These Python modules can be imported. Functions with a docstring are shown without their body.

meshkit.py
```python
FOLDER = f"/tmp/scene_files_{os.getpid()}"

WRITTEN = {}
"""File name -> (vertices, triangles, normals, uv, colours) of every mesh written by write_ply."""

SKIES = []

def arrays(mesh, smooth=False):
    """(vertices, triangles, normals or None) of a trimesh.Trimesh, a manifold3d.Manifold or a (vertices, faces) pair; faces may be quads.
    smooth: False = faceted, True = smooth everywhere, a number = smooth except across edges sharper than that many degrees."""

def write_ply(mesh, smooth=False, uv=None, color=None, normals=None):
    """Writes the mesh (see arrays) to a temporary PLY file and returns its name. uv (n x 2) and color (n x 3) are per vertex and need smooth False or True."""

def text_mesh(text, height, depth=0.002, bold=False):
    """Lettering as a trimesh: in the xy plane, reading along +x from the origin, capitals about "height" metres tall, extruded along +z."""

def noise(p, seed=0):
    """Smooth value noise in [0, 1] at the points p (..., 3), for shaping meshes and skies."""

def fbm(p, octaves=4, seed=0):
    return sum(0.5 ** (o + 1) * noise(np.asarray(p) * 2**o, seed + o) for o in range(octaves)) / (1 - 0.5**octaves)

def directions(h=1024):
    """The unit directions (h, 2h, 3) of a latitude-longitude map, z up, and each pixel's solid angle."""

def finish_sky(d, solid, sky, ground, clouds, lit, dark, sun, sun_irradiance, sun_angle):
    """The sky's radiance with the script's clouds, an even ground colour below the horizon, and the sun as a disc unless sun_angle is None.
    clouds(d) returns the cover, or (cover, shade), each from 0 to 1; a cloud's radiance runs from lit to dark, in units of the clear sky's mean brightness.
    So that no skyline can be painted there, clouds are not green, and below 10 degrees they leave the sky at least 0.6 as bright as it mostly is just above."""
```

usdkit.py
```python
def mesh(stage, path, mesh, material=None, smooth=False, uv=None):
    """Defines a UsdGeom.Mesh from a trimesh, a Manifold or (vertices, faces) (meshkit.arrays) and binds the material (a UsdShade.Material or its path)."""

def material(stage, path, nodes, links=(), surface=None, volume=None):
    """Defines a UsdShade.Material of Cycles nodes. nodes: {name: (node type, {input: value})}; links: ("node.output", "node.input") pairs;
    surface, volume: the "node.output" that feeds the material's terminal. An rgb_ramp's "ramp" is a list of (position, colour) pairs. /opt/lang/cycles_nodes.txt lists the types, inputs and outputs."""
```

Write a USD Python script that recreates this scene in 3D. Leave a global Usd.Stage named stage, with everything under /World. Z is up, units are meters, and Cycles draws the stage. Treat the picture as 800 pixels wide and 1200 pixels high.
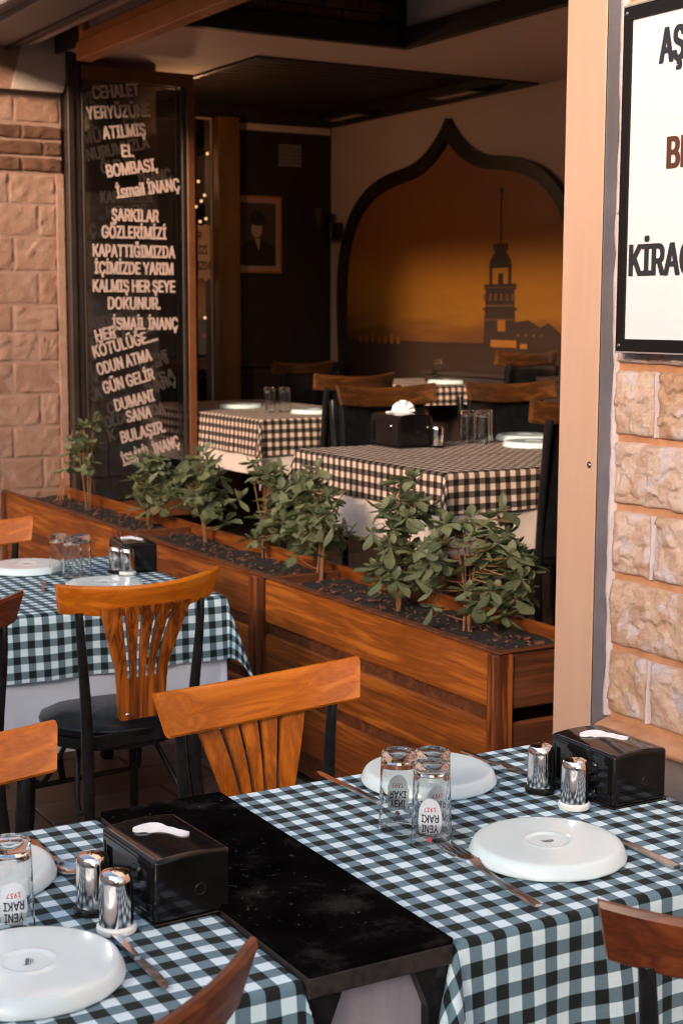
import math, random
import numpy as np, trimesh, manifold3d as m3, shapely
from shapely import affinity
from shapely.geometry import Polygon, Point, LineString, box as sbox
import usdkit, meshkit
from pxr import Usd, UsdGeom, UsdLux, UsdShade, Gf, Sdf, Vt

stage = Usd.Stage.CreateInMemory()
UsdGeom.SetStageUpAxis(stage, 'Z'); UsdGeom.SetStageMetersPerUnit(stage, 1.0)
UsdGeom.Xform.Define(stage, '/World'); UsdGeom.Scope.Define(stage, '/World/Looks')
PI = math.pi
rnd = random.Random(7); nrs = np.random.default_rng(7)

# ---------------------------------------------------------------- camera (x into the restaurant, y along its front, z up)
LAMPS = 110.0        # radiance of the three lit bulbs indoors
EXPOSURE = 1.25
cam = UsdGeom.Camera.Define(stage, '/World/camera')
FPX, PIT, ROL, YAW, EYE = 1781.0, math.radians(7.46), math.radians(.17), math.radians(30.1), 1.64
fw = np.array([math.sin(YAW)*math.cos(PIT), math.cos(YAW)*math.cos(PIT), -math.sin(PIT)])
rt = np.array([math.cos(YAW), -math.sin(YAW), 0.0]); up = np.cross(rt, fw)
rt, up = math.cos(ROL)*rt+math.sin(ROL)*up, -math.sin(ROL)*rt+math.cos(ROL)*up
M = np.eye(4); M[0, :3], M[1, :3], M[2, :3], M[3, :3] = rt, up, -fw, (0, 0, EYE)
cam.AddTransformOp().Set(Gf.Matrix4d(M.tolist()))
cam.CreateHorizontalApertureAttr(36.0); cam.CreateVerticalApertureAttr(54.0); cam.CreateFocalLengthAttr(36.0*FPX/800)
cam.CreateFStopAttr(12.0); cam.CreateFocusDistanceAttr(2.9); cam.CreateExposureAttr(EXPOSURE)
cam.CreateClippingRangeAttr(Gf.Vec2f(.05, 500))

# ---------------------------------------------------------------- sky and a soft sun behind thin cloud
SUN = np.array([-.78, -.42, .285]); SUN /= np.linalg.norm(SUN)
elev, rotn = math.asin(SUN[2]), math.atan2(SUN[0], SUN[1])
sky = UsdLux.DomeLight.Define(stage, '/World/sky')
skm = usdkit.material(stage, '/World/Looks/sky_air', {
    's': ('sky_texture', {'sky_type': 'single_scattering', 'sun_disc': False, 'sun_elevation': elev, 'sun_rotation': rotn, 'aerosol_density': 2.2}),
    'h': ('hsv', {'saturation': .85}),
    'b': ('background_shader', {'strength': .15})}, [('s.color', 'h.color'), ('h.color', 'b.color')], surface='b.background')
UsdShade.MaterialBindingAPI.Apply(sky.GetPrim()).Bind(skm)
sky.GetPrim().SetCustomDataByKey('kind', 'structure')
sun = UsdLux.DistantLight.Define(stage, '/World/sun')
sun.CreateNormalizeAttr(True); sun.CreateIntensityAttr(.54); sun.CreateAngleAttr(11.0); sun.CreateColorAttr(Gf.Vec3f(1, .72, .50))
zax = SUN; xax = np.cross([0, 0, 1.0], zax); xax /= np.linalg.norm(xax); yax = np.cross(zax, xax)
S = np.eye(4); S[0, :3], S[1, :3], S[2, :3] = xax, yax, zax
sun.AddTransformOp().Set(Gf.Matrix4d(S.tolist()))

# ---------------------------------------------------------------- helpers: prims
taken = {}
def numbered(parent, name):
    k = taken.get((parent, name), 0); taken[(parent, name)] = k+1
    return f'{parent}/{name}' + (f'_{k:03d}' if k else '')
def tag(prim, label=None, cat=None, group=None, kind=None):
    p = prim.GetPrim() if hasattr(prim, 'GetPrim') else stage.GetPrimAtPath(prim)
    for k, v in (('label', label), ('category', cat), ('group', group), ('kind', kind)):
        if v: p.SetCustomDataByKey(k, v)
    return p
def thing(name, label, cat, loc=(0, 0, 0), rot=0.0, group=None):
    path = numbered('/World', name)
    x = UsdGeom.Xform.Define(stage, path); x.AddTranslateOp().Set(Gf.Vec3d(*map(float, loc)))
    if rot: x.AddRotateZOp().Set(float(rot))
    tag(x, label, cat, group)
    return path
def part(parent, name, mesh, mat, smooth=False, uv=None, label=None, kind=None):
    path = numbered(parent, name)
    m = usdkit.mesh(stage, path, mesh, mat, smooth, uv)
    if label or kind: tag(m, label, None, None, kind)
    return path
def struct(name, mesh, mat, smooth=False):
    path = part('/World', name, mesh, mat, smooth); tag(path, kind='structure'); return path
def copy(src, label, loc, rot=0.0, group=None, name=None):
    p = stage.GetPrimAtPath(src); d = p.GetCustomData()
    path = numbered('/World', name or __import__('re').sub(r'(_\d{3})+$', '', src.split('/')[-1]))
    x = UsdGeom.Xform.Define(stage, path)
    x.GetPrim().GetReferences().AddInternalReference(src); x.GetPrim().SetInstanceable(True)
    x.ClearXformOpOrder()
    x.AddTranslateOp().Set(Gf.Vec3d(*map(float, loc))) if not x.GetPrim().HasAttribute('xformOp:translate') else x.GetPrim().GetAttribute('xformOp:translate').Set(Gf.Vec3d(*map(float, loc)))
    r = x.GetPrim().GetAttribute('xformOp:rotateZ')
    ops = [UsdGeom.XformOp(x.GetPrim().GetAttribute('xformOp:translate'))]
    if r:
        r.Set(float(rot)); ops.append(UsdGeom.XformOp(r))
    else:
        x.AddRotateZOp().Set(float(rot)); ops.append(UsdGeom.XformOp(x.GetPrim().GetAttribute('xformOp:rotateZ')))
    x.SetXformOpOrder(ops)
    tag(x, label, d['category'], group or d.get('group'))
    return path

# ---------------------------------------------------------------- helpers: meshes
def cat(ms): return trimesh.util.concatenate([tm(m) for m in ms])
def tm(m):
    if hasattr(m, 'to_mesh'):
        k = m.to_mesh(); return trimesh.Trimesh(k.vert_properties[:, :3], k.tri_verts, process=False)
    return m
def bx(x0, x1, y0, y1, z0, z1):
    b = trimesh.creation.box([x1-x0, y1-y0, z1-z0]); b.apply_translation([(x0+x1)/2, (y0+y1)/2, (z0+z1)/2]); return b
def cbx(x0, x1, y0, y1, z0, z1, c=.004):
    """A box with chamfered edges."""
    pts = []
    for sx in (0, 1):
        for sy in (0, 1):
            for sz in (0, 1):
                p = np.array([(x0, x1)[sx], (y0, y1)[sy], (z0, z1)[sz]]); s = np.array([1-2*sx, 1-2*sy, 1-2*sz])*c
                for k in range(3):
                    q = p+s; q[k] -= s[k]; pts.append(q)
    return tm(m3.Manifold.hull_points(np.array(pts)))
def rbox(x0, x1, y0, y1, z0, z1, r, seg=16):
    sp = m3.Manifold.sphere(r, seg)
    return tm(m3.Manifold.batch_hull([sp.translate((x, y, z)) for x in (x0+r, x1-r) for y in (y0+r, y1-r) for z in (z0+r, z1-r)]))
def lathe(prof, n=48):
    prof = np.array(prof, float); a = np.arange(n)*2*PI/n; k = len(prof)
    v = np.stack([prof[:, 0][None]*np.cos(a)[:, None], prof[:, 0][None]*np.sin(a)[:, None], np.broadcast_to(prof[:, 1], (n, k))], -1).reshape(-1, 3)
    f = []
    for i in range(n):
        j = (i+1) % n
        for q in range(k-1):
            f += [(i*k+q, j*k+q, j*k+q+1), (i*k+q, j*k+q+1, i*k+q+1)]
    t = trimesh.Trimesh(v, f, process=False); t.merge_vertices(); t.update_faces(t.nondegenerate_faces())
    if t.volume < 0: t.invert()
    return t
def tube(pts, rad, n=10):
    p = np.array(pts, float); rad = np.broadcast_to(rad, (len(p),)).astype(float)
    t = np.gradient(p, axis=0); t /= np.linalg.norm(t, axis=1, keepdims=True)
    ref = np.array([0, 0, 1.0]) if abs(t[:, 2]).mean() < .8 else np.array([1.0, 0, 0])
    a = np.cross(t, ref); a /= np.linalg.norm(a, axis=1, keepdims=True); b = np.cross(t, a)
    an = np.arange(n)*2*PI/n
    v = (p[:, None]+rad[:, None, None]*(np.cos(an)[None, :, None]*a[:, None]+np.sin(an)[None, :, None]*b[:, None])).reshape(-1, 3)
    f = []
    for i in range(len(p)-1):
        for j in range(n):
            k = (j+1) % n; f += [(i*n+j, (i+1)*n+k, i*n+k), (i*n+j, (i+1)*n+j, (i+1)*n+k)]
    m = len(v); v = np.vstack([v, p[0], p[-1]])
    for j in range(n):
        k = (j+1) % n; f += [(m, j, k), (m+1, (len(p)-1)*n+k, (len(p)-1)*n+j)]
    t = trimesh.Trimesh(v, f, process=False); t.fix_normals(); return t
def spline(pts, n=12):
    from scipy.interpolate import CubicSpline
    p = np.array(pts, float); s = np.r_[0, np.cumsum(np.linalg.norm(np.diff(p, axis=0), axis=1))]
    return CubicSpline(s, p)(np.linspace(0, s[-1], n))
def extr(poly, h):
    gs = getattr(poly, 'geoms', [poly])
    return cat([trimesh.creation.extrude_polygon(g, h, engine='earcut') for g in gs])
def T(mesh, loc=(0, 0, 0), rx=0, ry=0, rz=0, s=None):
    m = tm(mesh).copy()
    if s is not None: m.apply_scale(s)
    R = trimesh.transformations.euler_matrix(math.radians(rx), math.radians(ry), math.radians(rz)); m.apply_transform(R)
    m.apply_translation(loc); return m
def basis(mesh, ex, ey, ez, o):
    m = mesh.copy(); A = np.eye(4); A[:3, 0], A[:3, 1], A[:3, 2], A[:3, 3] = ex, ey, ez, o
    m.apply_transform(A)
    if np.linalg.det(A[:3, :3]) < 0: m.invert()
    return m
def words(txt, height, width=None, depth=.002, squeeze=.66, heavy=0.0):
    """Condensed bold lettering centred on the origin of the xy plane."""
    m = meshkit.text_mesh(txt, height, depth, bold=True)
    b = m.bounds; w = b[1, 0]-b[0, 0]
    k = width/w if width else squeeze
    m.apply_translation([-(b[0, 0]+b[1, 0])/2, -height/2, 0]); m.apply_scale([k, 1, 1])
    if heavy: m = cat([T(m, (o*height*heavy, 0, e*depth*.12)) for e, o in enumerate((0, -1, 1))])
    return m

# ---------------------------------------------------------------- materials
def L(n): return '/World/Looks/'+n
def plain(name, col, rough=.5, metal=0.0, **kw):
    return usdkit.material(stage, L(name), {'p': ('principled_bsdf', {'base_color': col, 'roughness': rough, 'metallic': metal, **kw})}, surface='p.BSDF')
def mottled(name, c1, c2, scale=8.0, rough=(.45, .65), bump=.25, bscale=60.0, dist=.002, detail=5, metal=0.0, spec=.5, stretch=(1, 1, 1), coord='object', **kw):
    n = {'t': ('texture_coordinate', {}), 'mp': ('mapping', {'scale': stretch}), 'n': ('noise_texture', {'scale': scale, 'detail': detail, 'roughness': .6}),
         'r': ('rgb_ramp', {'ramp': [(.3, c1), (.7, c2)]}), 'mr': ('map_range', {'from_min': .3, 'from_max': .7, 'to_min': rough[0], 'to_max': rough[1]}),
         'n2': ('noise_texture', {'scale': bscale, 'detail': 4}), 'b': ('bump', {'strength': bump, 'distance': dist}),
         'p': ('principled_bsdf', {'metallic': metal, 'specular_ior_level': spec, **kw})}
    return usdkit.material(stage, L(name), n, [('t.'+coord, 'mp.vector'), ('mp.vector', 'n.vector'), ('mp.vector', 'n2.vector'), ('n.fac', 'r.fac'), ('n.fac', 'mr.value'),
        ('n2.fac', 'b.height'), ('b.normal', 'p.normal'), ('r.color', 'p.base_color'), ('mr.result', 'p.roughness')], surface='p.BSDF')
def wood(name, dark, mid, light, axis=0, rough=.35, coat=.25, scale=1.0, off=(0, 0, 0), wear=0.0):
    """Grain along the local axis: long rings from warped bands, fine pores, tone clouds."""
    st = [30.0*scale]*3; st[axis] = 1.7*scale; fine = [190.0*scale]*3; fine[axis] = 5.0*scale
    n = {'t': ('texture_coordinate', {}), 'm1': ('mapping', {'scale': st, 'location': off}), 'm2': ('mapping', {'scale': fine, 'location': off}),
         'n1': ('noise_texture', {'scale': 1.0, 'detail': 3, 'roughness': .55, 'distortion': .8}),
         'w': ('math', {'math_type': 'multiply', 'value2': 11.0}), 'w2': ('math', {'math_type': 'sine'}), 'w3': ('map_range', {'from_min': -1.0, 'from_max': 1.0, 'to_min': 0.0, 'to_max': 1.0}),
         'n2': ('noise_texture', {'scale': 1.0, 'detail': 3}), 'n3': ('noise_texture', {'scale': 3.0, 'detail': 3}),
         'mx': ('mix_float', {'fac': .50}), 'mx2': ('mix_float', {'fac': .30}),
         'r': ('rgb_ramp', {'ramp': [(.27, dark), (.47, mid), (.70, light)]}),
         'b': ('bump', {'strength': .12, 'distance': .0015}), 'mr': ('map_range', {'from_min': .3, 'from_max': .7, 'to_min': rough-.07, 'to_max': rough+.12}),
         'p': ('principled_bsdf', {'coat_weight': coat*.5, 'coat_roughness': .2, 'specular_ior_level': .28})}
    k = [('t.object', 'm1.vector'), ('t.object', 'm2.vector'), ('m1.vector', 'n1.vector'), ('n1.fac', 'w.value1'), ('w.value', 'w2.value1'), ('w2.value', 'w3.value'),
         ('m2.vector', 'n2.vector'), ('t.object', 'n3.vector'), ('w3.result', 'mx.a'), ('n2.fac', 'mx.b'), ('mx.result', 'mx2.a'), ('n3.fac', 'mx2.b'), ('mx2.result', 'r.fac'),
         ('n2.fac', 'b.height'), ('b.normal', 'p.normal'), ('n3.fac', 'mr.value'), ('mr.result', 'p.roughness')]
    if wear:
        n.update({'n4': ('noise_texture', {'scale': 38.0, 'detail': 6, 'roughness': .7}), 'c4': ('rgb_ramp', {'ramp': [(.66, (0, 0, 0)), (.74, (1, 1, 1))]}),
                  'sc': ('math', {'math_type': 'multiply', 'value2': wear}), 'mc': ('mix_color', {'b': (.10, .06, .04)})})
        k += [('t.object', 'n4.vector'), ('n4.fac', 'c4.fac'), ('c4.color', 'sc.value1'), ('sc.value', 'mc.fac'), ('r.color', 'mc.a'), ('mc.result', 'p.base_color')]
    else:
        k += [('r.color', 'p.base_color')]
    return usdkit.material(stage, L(name), n, k, surface='p.BSDF')
def gingham(name, period, white, mid, dark, rough=.85):
    """Woven checks in cloth coordinates (metres along warp and weft)."""
    n = {'u': ('uvmap', {'attribute': 'st'}), 'wn': ('noise_texture', {'scale': 9.0, 'detail': 3}), 'ws': ('vector_math', {'math_type': 'multiply_add', 'vector2': (.0050, .0050, 0)}),
         's': ('separate_xyz', {}), 'p': ('principled_bsdf', {'roughness': rough, 'specular_ior_level': .15, 'sheen_weight': .03})}
    k = [('u.UV', 'wn.vector'), ('wn.color', 'ws.vector1'), ('u.UV', 'ws.vector3'), ('ws.vector', 's.vector')]
    for a, c in (('a', 'x'), ('b', 'y')):
        n[a+'1'] = ('math', {'math_type': 'divide', 'value2': period}); n[a+'2'] = ('math', {'math_type': 'fraction'})
        n[a+'3'] = ('map_range', {'from_min': .47, 'from_max': .53, 'to_min': 0.0, 'to_max': 1.0, 'clamp': True})
        n[a+'0'] = ('math', {'math_type': 'subtract', 'value2': .5}); n[a+'4'] = ('math', {'math_type': 'absolute'})
        n[a+'3'] = ('map_range', {'from_min': .235, 'from_max': .265, 'to_min': 1.0, 'to_max': 0.0, 'clamp': True})
        k += [('s.'+c, a+'1.value1'), (a+'1.value', a+'2.value1'), (a+'2.value', a+'0.value1'), (a+'0.value', a+'4.value1'), (a+'4.value', a+'3.value')]
    n['sum'] = ('math', {'math_type': 'add'}); n['hf'] = ('math', {'math_type': 'multiply', 'value2': .5})
    n['r'] = ('rgb_ramp', {'ramp': [(0, white), (.5, mid), (1, dark)]})
    # thread: fine diagonal weave, weave bump and soft creasing
    n['dg'] = ('vector_math', {'math_type': 'dot_product', 'vector2': (1.0, 1.0, 0)}); n['d1'] = ('math', {'math_type': 'multiply', 'value2': 2600.0}); n['d2'] = ('math', {'math_type': 'sine'})
    n['d3'] = ('map_range', {'from_min': -1.0, 'from_max': 1.0, 'to_min': .86, 'to_max': 1.08}); n['mul'] = ('mix_color', {'blend_type': 'multiply', 'fac': 1.0, 'use_clamp': False})
    n['fn'] = ('noise_texture', {'scale': 420.0, 'detail': 3}); n['cn'] = ('noise_texture', {'scale': 7.0, 'detail': 5, 'roughness': .6, 'distortion': 1.2})
    n['bm'] = ('bump', {'strength': .35, 'distance': .0012}); n['crease'] = ('bump', {'strength': .5, 'distance': .011})
    k += [('a3.result', 'sum.value1'), ('b3.result', 'sum.value2'), ('sum.value', 'hf.value1'), ('hf.value', 'r.fac'), ('u.UV', 'dg.vector1'), ('dg.value', 'd1.value1'), ('d1.value', 'd2.value1'),
          ('d2.value', 'd3.value'), ('r.color', 'mul.a'), ('d3.result', 'mul.b'), ('mul.result', 'p.base_color'), ('u.UV', 'fn.vector'), ('u.UV', 'cn.vector'),
          ('cn.fac', 'crease.height'), ('fn.fac', 'bm.height'), ('crease.normal', 'bm.normal'), ('bm.normal', 'p.normal')]
    return usdkit.material(stage, L(name), n, k, surface='p.BSDF')

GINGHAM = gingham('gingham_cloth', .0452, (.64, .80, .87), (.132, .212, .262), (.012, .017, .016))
GINGHAM_IN = gingham('warm_lit_gingham_cloth', .0452, (.72, .53, .42), (.12, .082, .066), (.009, .008, .007))
LINEN = mottled('white_linen', (.54, .60, .72), (.62, .68, .79), 6, (.8, .9), .3, 9, .02)  # bluish shade below the table put into the white
LINEN_IN = mottled('warm_lit_linen', (.62, .50, .44), (.70, .57, .50), 6, (.8, .9), .3, 9, .02)  # white linen, warm indoor light put into its colour
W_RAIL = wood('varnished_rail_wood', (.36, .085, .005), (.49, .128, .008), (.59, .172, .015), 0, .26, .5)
W_RAIL2 = wood('shaded_rail_wood', (.06, .014, .006), (.13, .032, .011), (.19, .050, .017), 0, .30, .2, off=(.7, .3, .2))  # shade on the near chairs put into a darker wood colour
W_SPLAT = wood('varnished_splat_wood', (.24, .058, .004), (.42, .108, .007), (.54, .15, .013), 2, .33, .15, off=(.3, .1, .7))
W_SPLAT2 = wood('worn_splat_wood', (.07, .017, .004), (.30, .076, .009), (.44, .122, .015), 2, .33, .15, off=(.9, .4, .1), wear=.3)
W_PLANT = [wood(f'planter_board_wood_{c}', d, m, l, 1, .40, .10, 1.25, off=o, wear=.45) for c, d, m, l, o in (
    ('amber', (.17, .042, .006), (.31, .083, .010), (.45, .135, .019), (0, 0, 0)), ('brown', (.085, .021, .004), (.18, .046, .008), (.30, .084, .013), (3, 1, 2)), ('red', (.11, .028, .005), (.24, .062, .009), (.37, .108, .016), (5, 7, 1)))]
W_POST = wood('planter_post_wood', (.025, .006, .002), (.12, .028, .006), (.30, .080, .016), 2, .42, .08, 1.3, wear=.5)
W_ENDDK = wood('shaded_planter_end_wood', (.06, .018, .008), (.12, .036, .013), (.17, .05, .018), 0, .5, .05)  # shade on the planter end put into a darker wood
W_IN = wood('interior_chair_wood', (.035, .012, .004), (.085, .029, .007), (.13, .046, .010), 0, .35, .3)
BLACKMETAL = mottled('black_enamel', (.006, .005, .006), (.012, .011, .011), 30, (.14, .24), .05, 200, .0004, spec=.22)
VINYL = mottled('black_vinyl', (.004, .004, .0045), (.008, .008, .0085), 12, (.2, .3), .2, 260, .0008, spec=.25)
BLACKPLASTIC = mottled('black_gloss_plastic', (.003, .0025, .0025), (.006, .005, .005), 25, (.03, .09), .02, 40, .001, spec=.34)
RIM_HIGHLIGHT = mottled('highlight_plastic_rim', (.10, .075, .065), (.22, .165, .14), 40, (.2, .3), .1, 90, .0006)  # edge highlight of the black box painted as a lighter colour
CHROME = mottled('chrome_steel', (.72, .66, .62), (.86, .82, .79), 20, (.07, .16), .03, 30, .002, metal=1.0)
STEEL = mottled('cutlery_steel', (.52, .49, .48), (.70, .67, .66), 30, (.14, .26), .05, 80, .0006, metal=1.0)
WHITEPLASTIC = plain('white_plastic', (.74, .76, .74), .4)
PORCELAIN = mottled('white_porcelain', (.66, .78, .80), (.70, .82, .84), 5, (.10, .17), .05, 6, .004, coat_weight=.3)
INK = plain('black_print', (.015, .015, .02), .5)
INK_GREY = plain('grey_print', (.05, .05, .055), .5)
INK_RED = plain('red_print', (.45, .05, .06), .5)
PRINT_WHITE = usdkit.material(stage, L('pale_glass_print'), {'a': ('transparent_bsdf', {}), 'd': ('principled_bsdf', {'base_color': (.72, .76, .82), 'roughness': .5}), 'm': ('mix_closure', {'fac': .50})},
    [('a.BSDF', 'm.closure1'), ('d.BSDF', 'm.closure2')], surface='m.closure')
GLASS = usdkit.material(stage, L('tumbler_glass'), {'p': ('principled_bsdf', {'base_color': (.97, .985, .98), 'roughness': .015, 'ior': 1.47, 'transmission_weight': 1.0})}, surface='p.BSDF')
def pane_mat(name, tint, dirt):
    return usdkit.material(stage, L(name), {'f': ('fresnel', {'IOR': 1.5}), 't': ('transparent_bsdf', {'color': tint}), 'g': ('glossy_bsdf', {'color': (.9, .9, .9), 'roughness': .02}), 'm': ('mix_closure', {}),
        'd': ('diffuse_bsdf', {'color': (.25, .22, .2)}), 'm2': ('mix_closure', {'fac': dirt})}, [('f.fac', 'm.fac'), ('t.BSDF', 'm.closure1'), ('g.BSDF', 'm.closure2'), ('m.closure', 'm2.closure1'), ('d.BSDF', 'm2.closure2')], surface='m2.closure')
PANE = pane_mat('window_glass', (.95, .94, .93), .004)
LETTER = mottled('pale_vinyl_letters', (.44, .30, .26), (.52, .37, .32), 30, (.5, .6), .02, 50)
LETTER2 = mottled('faded_vinyl_letters', (.58, .40, .33), (.66, .46, .38), 30, (.5, .6), .02, 50)
BOARDTOP = usdkit.material(stage, L('scuffed_black_board'), {'t': ('texture_coordinate', {}), 'n': ('noise_texture', {'scale': 9.0, 'detail': 8, 'roughness': .65}), 'r': ('rgb_ramp', {'ramp': [(.36, (.0015, .0013, .0014)), (.54, (.0035, .003, .0032)), (.70, (.024, .021, .021))]}),
    'v': ('noise_texture', {'scale': 70.0, 'detail': 4, 'roughness': .75}), 'vr': ('rgb_ramp', {'ramp': [(.64, (0, 0, 0)), (.73, (1, 1, 1))]}), 'v2': ('noise_texture', {'scale': 5.0, 'detail': 2}), 'vr2': ('rgb_ramp', {'ramp': [(.45, (0, 0, 0)), (.65, (1, 1, 1))]}),
    'vm': ('math', {'math_type': 'multiply'}), 'mx': ('mix_color', {'b': (.26, .23, .23)}), 'mr': ('map_range', {'from_min': .35, 'from_max': .65, 'to_min': .34, 'to_max': .6}), 'b': ('bump', {'strength': .3, 'distance': .0008}), 'p': ('principled_bsdf', {'specular_ior_level': 0.0})},
    [('t.object', 'n.vector'), ('t.object', 'v.vector'), ('t.object', 'v2.vector'), ('n.fac', 'r.fac'), ('v.fac', 'vr.fac'), ('v2.fac', 'vr2.fac'), ('vr.color', 'vm.value1'), ('vr2.color', 'vm.value2'), ('vm.value', 'mx.fac'), ('r.color', 'mx.a'), ('mx.result', 'p.base_color'),
     ('n.fac', 'mr.value'), ('mr.result', 'p.roughness'), ('v.fac', 'b.height'), ('b.normal', 'p.normal')], surface='p.BSDF')
BOARD_EDGE = mottled('chipped_board_edge', (.005, .004, .004), (.03, .02, .016), 60, (.5, .7), .3, 90, .001)
GREYPANEL = mottled('shaded_white_cloth', (.26, .22, .24), (.34, .29, .31), 7, (.8, .9), .2, 20, .004, stretch=(6, 1, .4))  # white cloth, the shade under the board put into its grey
SOIL = mottled('black_soil', (.004, .003, .003), (.014, .009, .007), 40, (.7, .95), .8, 120, .006)
BARK = mottled('bark_chips', (.03, .012, .007), (.22, .075, .03), 30, (.6, .8), .4, 60)
STEM = mottled('plant_stem', (.14, .06, .025), (.26, .12, .05), 40, (.6, .8), .3, 80)
TWIG = mottled('dry_twig', (.34, .11, .035), (.46, .17, .06), 40, (.6, .8), .2, 80)
def leaf_mat(name, c1, c2):
    return usdkit.material(stage, L(name), {'t': ('texture_coordinate', {}), 'n': ('noise_texture', {'scale': 35.0, 'detail': 3}), 'r': ('rgb_ramp', {'ramp': [(.3, c1), (.7, c2)]}),
        'p': ('principled_bsdf', {'roughness': .42, 'specular_ior_level': .45}), 'tr': ('translucent_bsdf', {'color': (.16, .2, .05)}), 'm': ('mix_closure', {'fac': .24})},
        [('t.object', 'n.vector'), ('n.fac', 'r.fac'), ('r.color', 'p.base_color'), ('p.BSDF', 'm.closure1'), ('tr.BSDF', 'm.closure2')], surface='m.closure')
LEAVES = [leaf_mat('leaf_deep_green', (.085, .098, .052), (.125, .140, .076)), leaf_mat('leaf_green', (.125, .138, .074), (.18, .195, .11)), leaf_mat('leaf_olive', (.17, .18, .095), (.25, .26, .14)), leaf_mat('leaf_brown', (.15, .09, .04), (.26, .15, .08))]
def stone_mat(name, base, warm, cool, o):
    n = {'g': ('geometry', {}), 'mp': ('mapping', {'location': o}), 'n1': ('noise_texture', {'scale': 9.0, 'detail': 6, 'roughness': .65, 'distortion': .5}), 'n2': ('noise_texture', {'scale': 14.0, 'detail': 5, 'roughness': .6}),
         'n3': ('noise_texture', {'scale': 90.0, 'detail': 8, 'roughness': .7}), 'r1': ('rgb_ramp', {'ramp': [(.40, (0, 0, 0)), (.62, (1, 1, 1))]}), 'r2': ('rgb_ramp', {'ramp': [(.52, (0, 0, 0)), (.64, (1, 1, 1))]}),
         'm1': ('mix_color', {'a': base, 'b': warm}), 'm2': ('mix_color', {'b': cool}), 'sc': ('math', {'math_type': 'multiply', 'value2': .75}), 'b': ('bump', {'strength': .95, 'distance': .009}),
         'p': ('principled_bsdf', {'roughness': .85, 'specular_ior_level': .25})}
    return usdkit.material(stage, L(name), n, [('g.position', 'mp.vector'), ('mp.vector', 'n1.vector'), ('mp.vector', 'n2.vector'), ('mp.vector', 'n3.vector'), ('n1.fac', 'r1.fac'), ('n2.fac', 'r2.fac'), ('r1.color', 'sc.value1'),
        ('sc.value', 'm1.fac'), ('m1.result', 'm2.a'), ('r2.color', 'm2.fac'), ('m2.result', 'p.base_color'), ('n3.fac', 'b.height'), ('b.normal', 'p.normal')], surface='p.BSDF')
STONES = [stone_mat(f'limestone_{c}', b, w, k, o) for c, b, w, k, o in (('cream', (.57, .41, .32), (.40, .20, .11), (.58, .49, .50), (0, 0, 0)), ('pale', (.60, .46, .39), (.43, .23, .135), (.57, .49, .52), (4, 2, 1)), ('honey', (.54, .37, .265), (.38, .18, .09), (.58, .49, .49), (1, 7, 3)))]
STONES_L = [stone_mat(f'rose_stone_{c}', b, w, k, o) for c, b, w, k, o in (('pink', (.38, .215, .15), (.32, .17, .115), (.40, .24, .175), (0, 0, 0)), ('tan', (.35, .19, .13), (.30, .155, .105), (.37, .215, .155), (4, 2, 1)))]
MORTAR = mottled('orange_mortar', (.34, .15, .07), (.48, .25, .14), 14, (.85, .95), .6, 70, .004)
MORTAR_P = mottled('pale_lime_mortar', (.44, .37, .39), (.56, .49, .52), 22, (.85, .95), .6, 70, .004)
MORTAR_L = mottled('pink_mortar', (.27, .155, .11), (.34, .20, .15), 14, (.85, .95), .4, 70, .003)
PLINTH = mottled('grey_plinth_render', (.12, .095, .09), (.20, .16, .15), 9, (.8, .95), .5, 40, .005)
BRICK = mottled('brown_brick', (.075, .030, .015), (.15, .06, .028), 16, (.7, .9), .5, 80, .004)
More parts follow.
